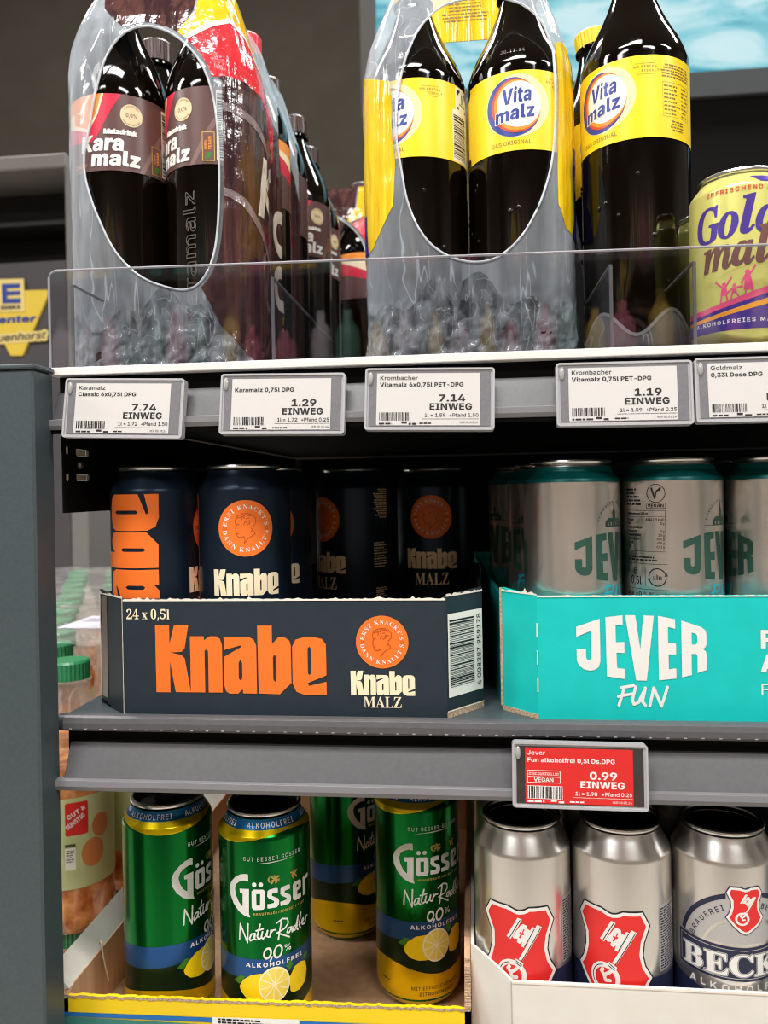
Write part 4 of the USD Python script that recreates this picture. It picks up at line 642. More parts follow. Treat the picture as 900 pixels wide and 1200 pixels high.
PET_BASE = film_mat('pet_base', .16, color=(.60, .60, .62), crease=.3, edge=.3, scale=80, tint=(.9, .9, .9)); PET_RIDGE = pm('pet_ridge', S(150, 150, 154), .1, specular_ior_level=.9, alpha=.7)
def vita_bottle(label, loc, rz, single, group, cat='bottle'):
    t = thing('malt_drink_bottle', label, cat, loc, rz, group); sv = 1.0
    obj('body', bottle_body([(r, z * 1.01) for r, z in V_PROF]), MALT, t, 40); obj('cap', cap_mesh(.298, .3145, .0152), CAP_YELLOW, t)
    R = .0404; f = lambda k: cyl_fn(R, .0001 + .00008 * k); C2 = 2 * math.pi * R
    lab = affinity.translate(sbox(-.043, .163, C2 - .054, .2225).union(sbox(-.05, .17, -.043, .2155)).buffer(.004).buffer(-.004), 0, 0)
    L = obj('label', wrap(lab, f(0), .003), VITA_Y, t)
    e = lambda cx, cy, rx, ry: affinity.rotate(ell(cx, cy, rx, ry, 20), 14)
    gl = obj('logo_glow', wrap(e(.003, .1962, .0245, .0235), f(1)), PALE_V, L)
    obj('logo_swirl', wrap(e(0, .1955, .0205, .0222), f(2)), BLUE_V, L); obj('logo_ring', wrap(e(.0022, .1963, .0186, .0202), f(3)), RED_V, L); obj('logo_inner_ring', wrap(e(.0032, .1966, .0176, .0190), f(4)), OR_V, L); obj('logo_field', wrap(e(.0044, .1972, .0165, .0172), f(5)), WHITE_L, L)
    tx = unary_union([T('Vita', .0112, -.0085, .1972, 850, width=.0225, shear=.16, rot=.09), T('malz', .0102, -.0140, .1842, 850, width=.0305, shear=.16, rot=.11)])
    obj('brand_outline', wrap(tx.buffer(.0007), f(6)), WHITE_L, L); obj('brand_lettering', wrap(tx, f(7)), BLUE_V, L)
    small = [T('DAS ORIGINAL', .0030, -.0175, .1672, 500, width=.031, rot=.02), arc_text('AM BESTEN', .0016, .3, 0, .034, .2135 - .3, w=600, track=.3), T('EISKALT', .0016, .0375, .2105, 600, al='c', track=.3), stroke([(.0265, .2165), (.041, .2165)], .0002), stroke([(.0285, .2088), (.041, .2088)], .0002)]
    if single:
        small += [greek(.045, .2175, .030, 5, .0011, 11, 1.9, al='c'), sbox(.0465, .1785, .0735, .2035).difference(sbox(.0467, .1787, .0733, .2033)), greek(.0475, .2030, .016, 8, .0011, 12, 2.6), greek(.0640, .2030, .009, 8, .0011, 14, 2.6), greek(.051, .177, .018, 4, .0011, 13, 1.9, al='c')]
    obj('variety_lettering', wrap(small[0], f(1), .004), BROWN_T, L); obj('brown_print', wrap(unary_union(small[1:]), f(1), .004), BROWN_T, L, stuff=True)
    if not single:
        obj('white_panel', wrap(unary_union([sbox(.0535, .1640, .0760, .2035), sbox(.0570, .2035, .0760, .2215)]), f(1), .003), WHITE_L, L)
        bars = [barcode(.0545, .1665, .0715, .2005, 4, 40, True)] + [PG([(.0595, .2200), (.0635, .2200), (.0595, .2150)]), PG([(.0735, .2200), (.0695, .2200), (.0735, .2150)]), sbox(.0595, .2050, .0615, .2070), sbox(.0715, .2050, .0735, .2070)]
        obj('barcode', wrap(unary_union(bars), f(2), .004), BLACK, L); obj('deposit_mark', wrap(unary_union([sbox(.0652, .2105, .0668, .2180), sbox(.0676, .2105, .0684, .2160), LineString([(.0625, .2095), (.070, .2085), (.0712, .2105)]).buffer(.0005)]), f(2)), GREEN_T, L)
    if single:
        wav = [(u, .030 + .009 * math.cos(5 * u / .0405)) for u in np.linspace(-C2 / 2, C2 / 2, 90)]
        obj('clear_base', wrap(Polygon(wav + [(C2 / 2, .0065), (-C2 / 2, .0065)]), prof_fn(.0405, [0, .006, .014, .026, .04, .06], [.0330, .0366, .0392, .0404, .0407, .0409], .0004), .003, .003), PET_BASE, t, label='clear wavy moulded base of the bottle'); obj('base_ridge', wrap(LineString(wav).buffer(.0012), prof_fn(.0405, [0, .006, .014, .026, .04, .06], [.0330, .0366, .0392, .0404, .0407, .0409], .0008), .003, .003), PET_RIDGE, t)
    dots = []
    rr = random.Random(3)
    for k in range(14):
        a, z, s = rr.uniform(-1.6, 1.6), rr.uniform(.05, .145), rr.uniform(.0012, .0022)
        b = trimesh.creation.icosphere(1, s); b.apply_scale([1, .45, 1.1]); b.apply_translation([0, -.0405, z]); b.apply_transform(trimesh.transformations.rotation_matrix(a, [0, 0, 1])); dots.append(b)
    obj('embossed_dots', cat_(dots), MALT, t, stuff=True)
    if not single: obj('date_code', wrap(unary_union([T('20.11.24', .0030, 0, .2375, 400, 'mono', al='c'), T('L120 01:33', .0030, 0, .2325, 400, 'mono', al='c')]), prof_fn(.0405, [z * 1.01 for r, z in V_PROF[16:22]], [r for r, z in V_PROF[16:22]], .0003), .002, .0015), GLINT_CODE, t)
    return t
cat_ = cat
KARA_B = nm('label_maroon', S(92, 62, 60), S(98, 68, 64), 30, .34); KARA_R = pm('label_red', S(214, 36, 66), .35); KARA_O = pm('label_orange', S(244, 150, 58), .35); KARA_G = pm('label_mauve', S(128, 96, 92), .35); KARA_E = pm('label_sand', S(226, 204, 160), .4)
def kara_bottle(label, loc, rz, group, cap=None, emboss=False):
    t = thing('malt_drink_bottle', label, 'bottle', loc, rz, group)
    obj('body', bottle_body(K_PROF), MALT, t, 40); obj('cap', cap_mesh(.3215, .3415, .0155), cap or CAP_BROWN, t)
    R = .0404; C2 = 2 * math.pi * R; f = lambda k: cyl_fn(R, .0001 + .00008 * k); o = -.0065
    mm = lambda pts: Polygon([((x + o * 1000 - 3.5) / 1000, (y - 5.2) / 1000) for x, y in pts]).buffer(0)
    lab = sbox(-C2 / 2 + .004, .1735, C2 / 2 - .004, .2355); L = obj('label', wrap(lab, f(0), .003), KARA_B, t)
    obj('red_swoosh', wrap(mm([(20.8, 240.7), (12.5, 227.7), (1.4, 207.5), (-6.2, 200.8), (-58, 212), (-62, 240.7)]).intersection(lab), f(1), .003), KARA_R, L)
    obj('swoosh_edge', wrap(mm([(6.8, 240.7), (1.6, 224.2), (-7.2, 210.2), (-60, 229), (-60, 240.7)]).intersection(lab), f(2), .003), CREAM, L)
    obj('orange_swoosh', wrap(mm([(5, 240.7), (.2, 225), (-8, 213), (-24, 220), (-24, 230), (-14.3, 226.3), (-4, 240.7)]).intersection(lab), f(3)), KARA_O, L)
    obj('orange_field', wrap(mm([(-16, 228.6), (-7, 240.7), (-60, 240.7), (-60, 232)]).intersection(lab), f(3), .003), KARA_O, L)
    obj('mauve_stripe', wrap(mm([(34, 178.7), (48, 205), (55, 216), (60, 216), (52, 204), (38, 178.7)]).intersection(lab), f(1)), KARA_G, L)
    obj('seal', wrap(ell(.0183, .2190, .0088, .0092), f(4)), KARA_E, L)
    obj('seal_print', wrap(unary_union([T('0,0%', .0032, .0183, .2175, 650, al='c', sx=.8), arc_text('ALKOHOLFREI', .0012, .0070, 0, .0183, .2190, w=600), arc_text('VOLLER GENUSS', .0012, .0070, math.pi, .0183, .2190, w=600, inside=True)]), f(5)), BROWN_INK, L)
    tx = [T('Malzdrink', .0036, -.0040, .2030, 700, width=.026, shear=.12), T('Kara', .0125, -.0255, .1895, 800, width=.0375, shear=.1), T('malz', .0118, -.0155, .1775, 800, width=.0405, shear=.1)]
    obj('brand_lettering', wrap(unary_union(tx).buffer(.0003), f(5)), WHITE_L, L); obj('variety_lettering', wrap(T('Classic', .0032, -.0345, .1775, 600, shear=.12), f(5)), KARA_O, L)
    obj('vegan_badge', wrap(sbox(.0350, .1758, .0450, .1990), f(4)), GOLD_INK, L); obj('badge_field', wrap(sbox(.0356, .1764, .0444, .1984), f(5)), BROWN_INK, L)
    obj('badge_print', wrap(unary_union([T('VEGAN', .0024, .0424, .1845, 800, rot=math.pi / 2, width=.011), T('100%', .0020, .0388, .1845, 800, rot=math.pi / 2)]), f(6)), KARA_O, L); obj('badge_leaf', wrap(PG([(.037, .1775), (.0395, .1830), (.0432, .1825), (.041, .1780)]), f(6)), LEAF, L)
    obj('barcode_panel', wrap(sbox(.0465, .1765, .0585, .2325), f(4), .003), WHITE_L, L); obj('barcode', wrap(barcode(.0472, .1785, .0560, .2305, 9, 52, True), f(5), .004), BLACK, L)
    if not emboss: return t
    em = T('Karamalz', .0120, .0290, .044, 700, rot=math.pi / 2, width=.110); obj('embossed_lettering', wrap(em.difference(em.buffer(-.0008)), cyl_fn(.0405, .0006)), GLINT_CODE, t, label='moulded lettering drawn as grey outlines in place of edge glints, reading upwards')  # grey outlines stand in for highlights on the raised edges
    return t

# ------------------------------------------------------------------ film packs
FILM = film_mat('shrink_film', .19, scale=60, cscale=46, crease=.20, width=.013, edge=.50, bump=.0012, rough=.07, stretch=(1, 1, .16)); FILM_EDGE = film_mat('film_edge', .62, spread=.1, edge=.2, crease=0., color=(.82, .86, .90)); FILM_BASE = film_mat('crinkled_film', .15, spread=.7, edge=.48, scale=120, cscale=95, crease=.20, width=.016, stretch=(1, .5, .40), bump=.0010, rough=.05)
def print_mat(name, c1, c2, see=.0, rough=.13, scale=(150, 150, 8), metal=0., crinkle=.0030):
    """ink on thin film: vertical streaks in the tone and a crinkled gloss"""
    nodes = {'t': ('texture_coordinate', {}), 'm': ('mapping', {'scale': scale}), 'n': ('noise_texture', {'scale': 1.0, 'detail': 3.0}), 'r': ('rgb_ramp', {'ramp': [(0, c1), (.4, c1), (.62, c2), (1, c2)]}),
             'n2': ('noise_texture', {'scale': 70.0, 'detail': 4.0}), 'b2': ('bump', {'strength': .8, 'distance': crinkle}), 'b': ('bump', {'strength': .9, 'distance': .0016}), 'tr': ('transparent_bsdf', {}), 'p': ('principled_bsdf', {'roughness': rough, 'specular_ior_level': .7, 'metallic': metal}), 'mx': ('mix_closure', {'fac': 1 - see})}
    MATS[name] = usdkit.material(stage, '/World/Looks/' + name, nodes, [('t.object', 'm.vector'), ('m.vector', 'n.vector'), ('n.fac', 'r.fac'), ('r.color', 'p.base_color'), ('n2.fac', 'b2.height'), ('b2.normal', 'b.normal'), ('n.fac', 'b.height'), ('b.normal', 'p.normal'), ('tr.BSDF', 'mx.closure1'), ('p.BSDF', 'mx.closure2')], surface='mx.closure'); return MATS[name]
P_MAROON = print_mat('film_maroon', S(54, 33, 37), S(88, 56, 52), crinkle=.0014); P_RED = print_mat('film_red', S(214, 36, 52), S(232, 60, 66), scale=(60, 60, 8)); P_YEL = print_mat('film_yellow', S(232, 186, 16), S(252, 216, 50), crinkle=.0004); P_AMB = print_mat('film_amber', S(244, 176, 26), S(252, 200, 40), scale=(60, 60, 8)); P_GREY = print_mat('film_grey', S(120, 104, 108), S(140, 122, 126)); P_WHITE = print_mat('film_white', S(226, 220, 214), S(238, 232, 226), scale=(60, 60, 8)); P_BLUE = print_mat('film_blue', S(40, 44, 120), S(60, 64, 150)); P_GREEN = print_mat('film_green', S(150, 190, 110), S(190, 210, 130), .4)
smm = lambda pts: Polygon([(x / 1000, y / 1000) for x, y in pts]).buffer(0)
def sm_(pts, k=.004): return smm(pts).buffer(k).buffer(-2 * k).buffer(k)
HALF = FA + FARC + FL + FARC + FA
def smooth_hole(pts):
    p = np.array(pts, float) / 1000
    for _ in range(3): p = np.stack([.75 * p + .25 * np.roll(p, -1, 0), .25 * p + .75 * np.roll(p, -1, 0)], 1).reshape(-1, 2)
    return Polygon(p)
def film_pack(name, label, group, pk, vs, rs, seed, hole, prints, full=.30, base=.06):
    t = thing(name, label, 'drinks pack', pk, 0, group); fn = lambda o: film_fn(vs, rs, seed, off=o)
    H = smooth_hole(hole); printed = unary_union([g for _, _, g in prints]) if prints else Polygon()
    bl = [(x, base + .012 * math.sin(x * 55 + seed) + .006 * math.sin(x * 170)) for x in np.linspace(-HALF, HALF, 160)]; clear = Polygon(bl + [(HALF, vs[-1]), (-HALF, vs[-1])]).difference(H).difference(affinity.translate(H, 2 * HALF, 0)); low = Polygon(bl + [(HALF, 0), (-HALF, 0)]).difference(H)
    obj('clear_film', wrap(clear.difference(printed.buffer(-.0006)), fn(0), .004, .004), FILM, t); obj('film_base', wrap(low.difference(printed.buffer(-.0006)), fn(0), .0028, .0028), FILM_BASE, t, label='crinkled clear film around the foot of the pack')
    ring = np.array(H.exterior.coords); P = fn(.0003)(ring[:, 0], ring[:, 1])
    obj('window_edge', tube(P, .0009, 6), FILM_EDGE, t, label='thick whitish rim of the oval hole')
    for nm_, m_, g in prints: obj(nm_, wrap(g, fn(.0003 if nm_ not in ('white_lettering', 'grey_stripe', 'blue_edge', 'white_edge', 'green_edge', 'small_lettering') else .0006), .004, .004), m_, t)
    return t
KH = [(-50, 209), (-57, 178), (-51, 154), (-42, 131), (-32, 110), (-19, 94), (-6, 84), (8, 78), (26, 73), (40, 77), (50, 94), (55, 121), (57, 168), (56, 203), (53, 229), (46, 251), (35, 267), (18, 282), (-2, 291), (-18, 287), (-34, 269), (-43, 240)]
side = sbox(.040, .0, .2745, .335); kout = smooth_hole(KH).buffer(.0035)
zone = smm([(40, 77), (47, 64), (55, 46), (71, 30), (88, 16), (105, 10), (272, 10), (272, 340), (44, 340), (36, 300), (26, 277), (60, 240), (60, 150)]).difference(kout)
redz = smm([(20, 268), (32, 275), (49, 283), (71, 294), (90, 288), (118, 262), (150, 255), (158, 236), (150, 205), (142, 222), (120, 236), (95, 240), (80, 244), (62, 244), (40, 240)]).difference(kout)
ambz = smm([(18, 272), (32, 277), (49, 285), (71, 296), (90, 290), (120, 264), (136, 276), (110, 334), (40, 334), (38, 300)]).difference(kout)
topz = smm([(-40, 310), (-30, 297), (-22, 290), (-5, 294), (12, 288), (24, 277), (36, 300), (38, 334), (-46, 334)]).difference(kout)
marz = zone.difference(redz).difference(ambz).intersection(smm([(30, 0), (275, 0), (275, 200), (205, 216), (150, 250), (60, 248), (30, 250)])).difference(smm([(176, 0), (186, 120), (176, 260), (275, 260), (275, 0)]))
row3 = smm([(200, 20), (262, 20), (262, 190), (240, 226), (210, 236), (196, 214), (204, 120)])
stripe_a, stripe_b = [LineString([(x / 1000, y / 1000) for x, y in s]).buffer(.0032).intersection(marz) for s in ([(53, 221), (67, 219), (78, 217), (94, 212), (120, 195), (134, 176)], [(55, 153), (65, 151), (77, 146), (90, 134), (120, 108), (138, 96)])]
_k = affinity.translate(affinity.rotate(T('Karamalz', .070, 0, 0, 850, width=.20), -90, origin=(0, 0)), .098, .205)
def klet(s, x, y, w, h): return affinity.translate(affinity.rotate(T(s, h, 0, 0, 850, width=w), 78, origin=(0, 0)), x, y)
KLETS = [q_.intersection(zone) for q_ in (PG([(.092, .140), (.103, .192), (.113, .192), (.103, .140)]), PG([(.104, .170), (.128, .152), (.122, .142), (.1045, .158)]), PG([(.106, .172), (.142, .198), (.142, .186), (.112, .166)]), ell(.168, .147, .020, .021).difference(ell(.168, .147, .011, .010)), ell(.168, .097, .020, .021).difference(ell(.168, .097, .011, .010)), sbox(.172, .06, .190, .082))]
KLETS = [unary_union(KLETS[:3])] + KLETS[3:]
kprints = [('maroon_back', P_MAROON, sbox(HALF - .105, .07, HALF + .105, .330)), ('amber_flame', P_AMB, ambz), ('red_flame', P_RED, redz.difference(ambz)), ('maroon_top', P_MAROON, topz.difference(ambz).difference(redz)), ('maroon_side', P_MAROON, marz), ('maroon_rear', P_MAROON, row3.difference(marz)), ('grey_stripe', P_GREY, stripe_a), ('grey_stripe', P_GREY, stripe_b),
           ('white_edge', P_WHITE, LineString([(.018, .270), (.032, .2760), (.049, .2840), (.071, .2950), (.090, .2890), (.118, .2630)]).buffer(.0022, cap_style='flat').difference(kout)), *[('white_lettering', P_WHITE, q_) for q_ in KLETS], ('small_lettering', P_AMB, affinity.translate(T('ssic', .020, 0, 0, 700, width=.04), .168, .058)), ('green_edge', P_GREEN, LineString([(.098, .330), (.112, .300), (.122, .270)]).buffer(.0045))]
G6 = 'malt bottles packed in clear film with a maroon side'; GV = 'malt bottles packed in clear film with yellow sides'
film_pack('shrink_wrapped_pack', 'clear film six-pack with maroon, red and amber side, left end of the top shelf', None, KPK, KV, KRF, 1, KH, kprints)
BZ = 1.2398
def kb(dx, dy, rz, label, cap=None): return kara_bottle(label, (KPK[0] + dx, KPK[1] + dy, BZ), rz, G6, cap)
kb0 = kb(-.0411, 0, 9, 'dark malt bottle with a maroon label, front left in the film pack')
kara_bottle('dark malt bottle, front right in the maroon film pack, its seal turned left', (KPK[0] + .0411, KPK[1], BZ), -46.6, G6, None, True)
for k, (dx, dy, lb) in enumerate([(-.0411, .0822, 'dark malt bottle in the second row of the maroon film pack, left side'), (-.0411, .1644, 'dark malt bottle in the last row of the maroon film pack, left side'), (.0455, .1644, 'dark malt bottle in the last row of the maroon film pack, right side')]):
    dup(kb0, lb, (KPK[0] + dx, KPK[1] + dy, BZ), 80 + 70 * k)
kb(.0455, .0822, 150, 'dark malt bottle with a red cap in the second row of the maroon film pack', CAP_RED)
dup(kb0, 'loose dark malt bottle with brown cap just behind the maroon film pack', (-.1975, .390, BZ), 24, 'loose malt bottles behind the maroon pack'); dup(kb0, 'loose dark malt bottle second behind the maroon film pack, label half hidden', (-.2000, .474, BZ), 40, 'loose malt bottles behind the maroon pack')

VH = [(-54, 180), (-50, 154), (-46, 127), (-36, 104), (-23, 90), (-6, 82), (10, 80), (25, 85), (41, 100), (54, 125), (64, 155), (67, 187), (67, 220), (66, 245), (57, 266), (38, 280), (19, 288), (0, 289), (-17, 283), (-31, 268), (-43, 246), (-52, 213)]
vout = smooth_hole(VH).buffer(.0035)
yl = smm([(-200, 240), (-92, 238), (-74, 229), (-58, 222), (-54, 168), (-57, 128), (-66, 114), (-78, 100), (-88, 96), (-200, 96)]).difference(vout)
yr = smm([(200, 250), (92, 250), (78, 250), (70, 246), (69, 162), (68, 124), (76, 107), (86, 104), (90, 170), (200, 170)]).difference(vout)
vprints = [('yellow_side', P_YEL, yl), ('yellow_side', P_YEL, yr), ('blue_edge', P_BLUE, unary_union([smm([(-200, 140), (-89, 128), (-86, 96), (-200, 94)]), smm([(200, 172), (90, 172), (95, 130), (86, 101), (200, 101)])]))]
vpk_ = film_pack('shrink_wrapped_pack', 'clear film six-pack with yellow printed sides, in the middle of the top shelf', None, VPK, VV, VRF, 2, VH, vprints)
cl_ = obj('carry_label', bx(-.030, .030, .0460, .0466, .2950, .3420, .0002), P_YEL, vpk_, False, 'yellow printed label standing up between the necks'); obj('label_print', wrap(greek(-.022, .338, .044, 9, .0012, 77, 2.4, al='c'), plane_fn((0, .0460, 0), (1, 0, 0), (0, 0, 1)), None), BROWN_T, cl_)
def vb(dx, dy): return (VPK[0] + dx, VPK[1] + dy, BZ)
vb0 = vita_bottle('dark malt bottle with a yellow label, front right in the yellow film pack', vb(.0411, 0), -10, False, GV)
dup(vb0, 'dark malt bottle with yellow label and barcode, front left in the yellow film pack', vb(-.0411, 0), -28)
for k, (dx, dy, lb) in enumerate([(-.0411, .0822, 'dark malt bottle in the second row of the yellow film pack, left side'), (.0411, .0822, 'dark malt bottle in the second row of the yellow film pack, right side'), (-.0411, .1644, 'dark malt bottle in the last row of the yellow film pack, left side'), (.0411, .1644, 'dark malt bottle in the last row of the yellow film pack, right side')]):
    dup(vb0, lb, vb(dx, dy), 60 * k + 130)
vs0 = vita_bottle('single dark malt bottle with a yellow label, standing right of the yellow film pack', (.1297, .116, BZ), -48, True, 'single malt bottles with yellow labels')
dup(vs0, 'dark malt bottle with yellow cap, leaning half hidden behind the single front one', (.1545, .2010, BZ + .0052), -20, ry=-8)

# far pack behind
FPK = (-.1880, .600, 1.2395); fsc = KH
fz = smooth_hole(KH).buffer(.0035)
fpr = [('amber_flame', P_AMB, smm([(18, 272), (49, 285), (71, 296), (120, 264), (136, 276), (110, 334), (40, 334), (38, 300)]).difference(fz)), ('red_flame', P_RED, smm([(20, 268), (49, 283), (71, 294), (118, 262), (120, 236), (62, 244), (40, 240)]).difference(fz)), ('maroon_top', P_MAROON, smm([(-90, 334), (-60, 290), (-22, 290), (12, 288), (24, 277), (36, 300), (38, 334)]).difference(fz))]
film_pack('shrink_wrapped_pack', 'far film six-pack with amber flame print, deep behind the divider on the top shelf', None, FPK, KV, KRF, 5, KH, fpr)
dup(kb0, 'far dark malt bottle, front left in the deep film pack', (FPK[0] - .0411, FPK[1], BZ), 20, 'bottles in the deep film pack'); dup(kb0, 'far dark malt bottle, front right in the deep film pack', (FPK[0] + .0411, FPK[1], BZ), 60, 'bottles in the deep film pack')

# gold cans
gc = gold_can('pale gold can with purple script lettering at the right end of the top shelf', (.1846, .045, BZ), -14)
dup(gc, 'second pale gold can, mostly hidden behind the front one', (.2045, .1135, BZ), 40)
# ------------------------------------------------------------------ cans in their trays
CZ = 1.0012
k0 = knabe_can('navy can front centre in the navy tray, orange roundel facing forward', (-.1651, .0475, CZ), 17)
KG = 'navy cans in the navy tray'
for lb, x, y, r in [('navy can at the front left of its tray, large orange letters running upwards', -.2317, .0485, 104), ('navy can directly behind the front centre one, only its right edge showing', -.1634, .1145, 14), ('navy can further back with half its orange roundel cut off at the left', -.1071, .1942, -46), ('navy can at the back right of the navy tray, roundel facing forward in the shade', -.0369, .2290, 0),
                    ('navy can second row behind the front left one', -.2320, .1165, 40), ('navy can third row behind the front left one', -.2310, .1845, 200)]:
    dup(k0, lb, (x, y, CZ), r, KG)
j0 = jever_can('silver can with dark green letters, leftmost at the front of the turquoise tray', (.0690, .0505, CZ), 230.5)
JG = 'silver cans in the turquoise tray'
for lb, x, y, r in [('silver can showing its nutrition table, second at the front of the turquoise tray', .1382, .0535, 52), ('silver can cut by the right edge of the picture, front of the turquoise tray', .2083, .0555, -100), ('silver can in the second row of the turquoise tray, behind the leftmost one', .0608, .1190, -35), ('silver can in the third row of the turquoise tray, dark at the far left', .0475, .1860, -60), ('silver can in the second row of the turquoise tray, behind the nutrition table', .1320, .1220, 200), ('silver can in the second row of the turquoise tray, far right', .2030, .1240, 120)]:
    dup(j0, lb, (x, y, CZ), r, JG)
GZ = .757
g0 = gosser_can('green can with white lettering, foremost in the yellow tray', (-.1563, .0534, GZ), 25)
GG = 'green and yellow cans in the yellow tray'
for lb, x, y, r in [('green can at the left of the yellow tray, lettering turned to the right', -.2339, .0627, 83), ('green can at the right of the yellow tray, lettering in half shade', -.0484, .1100, 30), ('green can standing furthest back in the yellow tray, in the dark', -.1184, .1960, 69)]:
    dup(g0, lb, (x, y, GZ), r, GG)
b0 = becks_can('silver can with a dark name band and small red shield, rightmost in the white tray', (.1649, .0430, GZ), 4)
BG = 'silver cans in the white tray'
for lb, x, y, r in [('silver can with a large red shield, leftmost in the white tray', .0302, .0440, 188 - 16), ('silver can with a large red shield, second from the left in the white tray', .0974, .0430, 180 - 20), ('silver can in the second row of the white tray, behind the leftmost', .0305, .1128, 30), ('silver can in the second row of the white tray, behind the second', .0985, .1128, 90), ('silver can in the second row of the white tray, behind the rightmost', .1665, .1120, 140)]:
    dup(b0, lb, (x, y, GZ), r, BG)

# ------------------------------------------------------------------ trays
TB = .0026
def board(p0, p1, outline, mat, parent, name, t=TB, inner=None, label=None):
    """an upright sheet from p0 to p1 (seen from its outer side): outline in (distance along, z); outer face on the line p0-p1"""
    p0, p1 = np.array(p0, float), np.array(p1, float); d = (p1 - p0) / np.linalg.norm(p1 - p0); n = np.array([d[1], -d[0]])
    g = Polygon(outline) if not isinstance(outline, Polygon) else outline
    m = trimesh.creation.extrude_polygon(g, t, engine='earcut'); v = np.array(m.vertices)
    P = np.stack([p0[0] + d[0] * v[:, 0] - n[0] * v[:, 2], p0[1] + d[1] * v[:, 0] - n[1] * v[:, 2], v[:, 1]], 1)
    m = trimesh.Trimesh(P, m.faces, process=False)
    if m.volume < 0: m.invert()
    return obj(name, m, mat, parent, False, label)
def on_board(p0, p1, off=.0003):
    p0, p1 = np.array(p0, float), np.array(p1, float); d = (p1 - p0) / np.linalg.norm(p1 - p0)
    return plane_fn((p0[0], p0[1], 0), (d[0], d[1], 0), (0, 0, 1), off)
def torn(x0, x1, z, seed, a=.0007, h=.0011, step=.002):
    r = random.Random(seed); xs = np.arange(x0, x1, step); top = [(x, z + r.uniform(-.2, 1) * a + (a * 1.6 if r.random() < .04 else 0)) for x in xs] + [(x1, z)]
    return Polygon(top + [(x1, z - h), (x0, z - h)]).buffer(0)
def ln(a, b): return math.hypot(b[0] - a[0], b[1] - a[1])

# navy tray
t = thing('cardboard_tray', 'navy cardboard tray with large orange lettering on the middle shelf', 'tray')
A, B_, Cc, D = (-.2425, .0105), (-.0187, .0105), (.0056, .0405), (-.2735, .0405); z0, z1 = .9982, 1.0786
L_ = ln(A, B_); fr = board(A, B_, [(0, z0), (L_, z0), (L_, z1 - .0006), (0, z1)], NAVY_CARD, t, 'front_panel')
fnp = on_board(A, B_); obj('torn_edge', wrap(torn(0, L_, z1 - .0004, 1), on_board(A, B_, .0004), None), TORN, fr)
s_ = .2238 / 378; kx = lambda x: (x - 145) * s_; kz = lambda x, y: z0 + (837.5 + (x - 145) * .0157 - y) / (135.5 + (x - 145) * .0225) * .0804
obj('brand_lettering', wrap(affinity.translate(affinity.scale(knabe_mark(), .0450, .0462, origin=(0, 0)), kx(184), kz(184, 812) + .0005), fnp, None), ORANGE, fr)
obj('count_lettering', wrap(T(serifb('24 x 0,5l'), .0066, kx(149), kz(149, 725.5), kind='serif', width=kx(202) - kx(149)), fnp, None), CREAM, fr)
d, tx, hd = knabe_emblem(); pl = lambda g: affinity.translate(affinity.scale(g, .0177, .0177, origin=(0, 0)), kx(450.5), kz(450, 752))
e = obj('emblem', wrap(pl(d), fnp, None), ORANGE, fr, label='orange roundel with a line-drawn head'); obj('ring_lettering', wrap(pl(tx), on_board(A, B_, .0005), None), WHITE, e); obj('portrait_lines', wrap(pl(hd), on_board(A, B_, .0006), None), ORANGE_D, e)
obj('small_brand_lettering', wrap(affinity.translate(affinity.scale(knabe_mark(), .0163, .0162, origin=(0, 0)), kx(413.8), kz(414, 814.5)), fnp, None), CREAM, fr)
obj('product_lettering', wrap(T(serifb('MALZ'), .0072, kx(450), kz(450, 830), kind='serif', al='c', width=.0262), fnp, None), CREAM, fr)
L2 = ln(B_, Cc); rc = board(B_, Cc, [(0, z0 + .0042), (L2, z0 + .0042), (L2, z1 + .0035), (.004, z1 + .0015), (0, z1 + .0005)], NAVY_CARD, t, 'corner_panel')
obj('barcode_label', wrap(sbox(.0015, z0 + .0135, L2 - .0006, z1 - .0110), on_board(B_, Cc), None), WHITE_L, rc)
obj('barcode', wrap(barcode(.003, z0 + .0200, L2 * .74, z1 - .0150, 21, 62, True), on_board(B_, Cc, .0005), None), BLACK, rc)
obj('barcode_digits', wrap(T('4 008287 959178', .0042, L2 * .93, z0 + .0165, 500, rot=math.pi / 2, width=.050), on_board(B_, Cc, .0005), None), BLACK, rc)
obj('torn_edge', wrap(torn(0, L2, z1 + .0018, 5, .0012).union(sbox(0, z0 + .0042, L2, z0 + .0050)), on_board(B_, Cc, .0004), None), TORN, rc)
obj('corrugated_edge', trimesh.convex.convex_hull(np.array([(x, y, z) for x, y in ((-.0186, .0104), (.0058, .0405), (.0040, .0420), (-.0200, .0130)) for z in (z0, z0 + .0040)])), KRAFT_EDGE, rc)
L3 = ln(D, A); lc = board(D, A, [(0, z0 + .004), (L3 * .6, z0), (L3, z0), (L3, z1), (L3 * .55, z1 + .0012), (0, z1 + .0035)], NAVY_CARD, t, 'corner_panel', .0016)
obj('worn_edge', wrap(unary_union([torn(0, L3, z1 + .0012, 7, .0012), sbox(.0, z0 + .004, .0016, z1 + .003), sbox(L3 - .0012, z0, L3, z1)]), on_board(D, A, .0004), None), TORN, lc)
obj('crease', wrap(sbox(.003, z0 + .006, .0135, z1 - .001), on_board(D, A, .0003), None), pm('scuffed_navy', S(120, 108, 98), .35), lc, label='scuffed pale strip along the fold')
for a, b in ((Cc, (.0056, .270)), ((-.2735, .270), D)):
    Lq = ln(a, b); board(a, b, [(0, z0), (Lq, z0), (Lq, z1), (.05, z1), (0, z1 + .003)], NAVY_CARD, t, 'side_panel')
board((.0056, .270), (-.2735, .270), [(0, z0), (.2791, z0), (.2791, z1), (0, z1)], NAVY_CARD, t, 'back_panel'); obj('floor_panel', cat([bx(-.270, .0025, .0405, .267, z0, z0 + .0022), bx(-.2405, -.0205, .0135, .0405, z0, z0 + .0022)]), KRAFT, t)

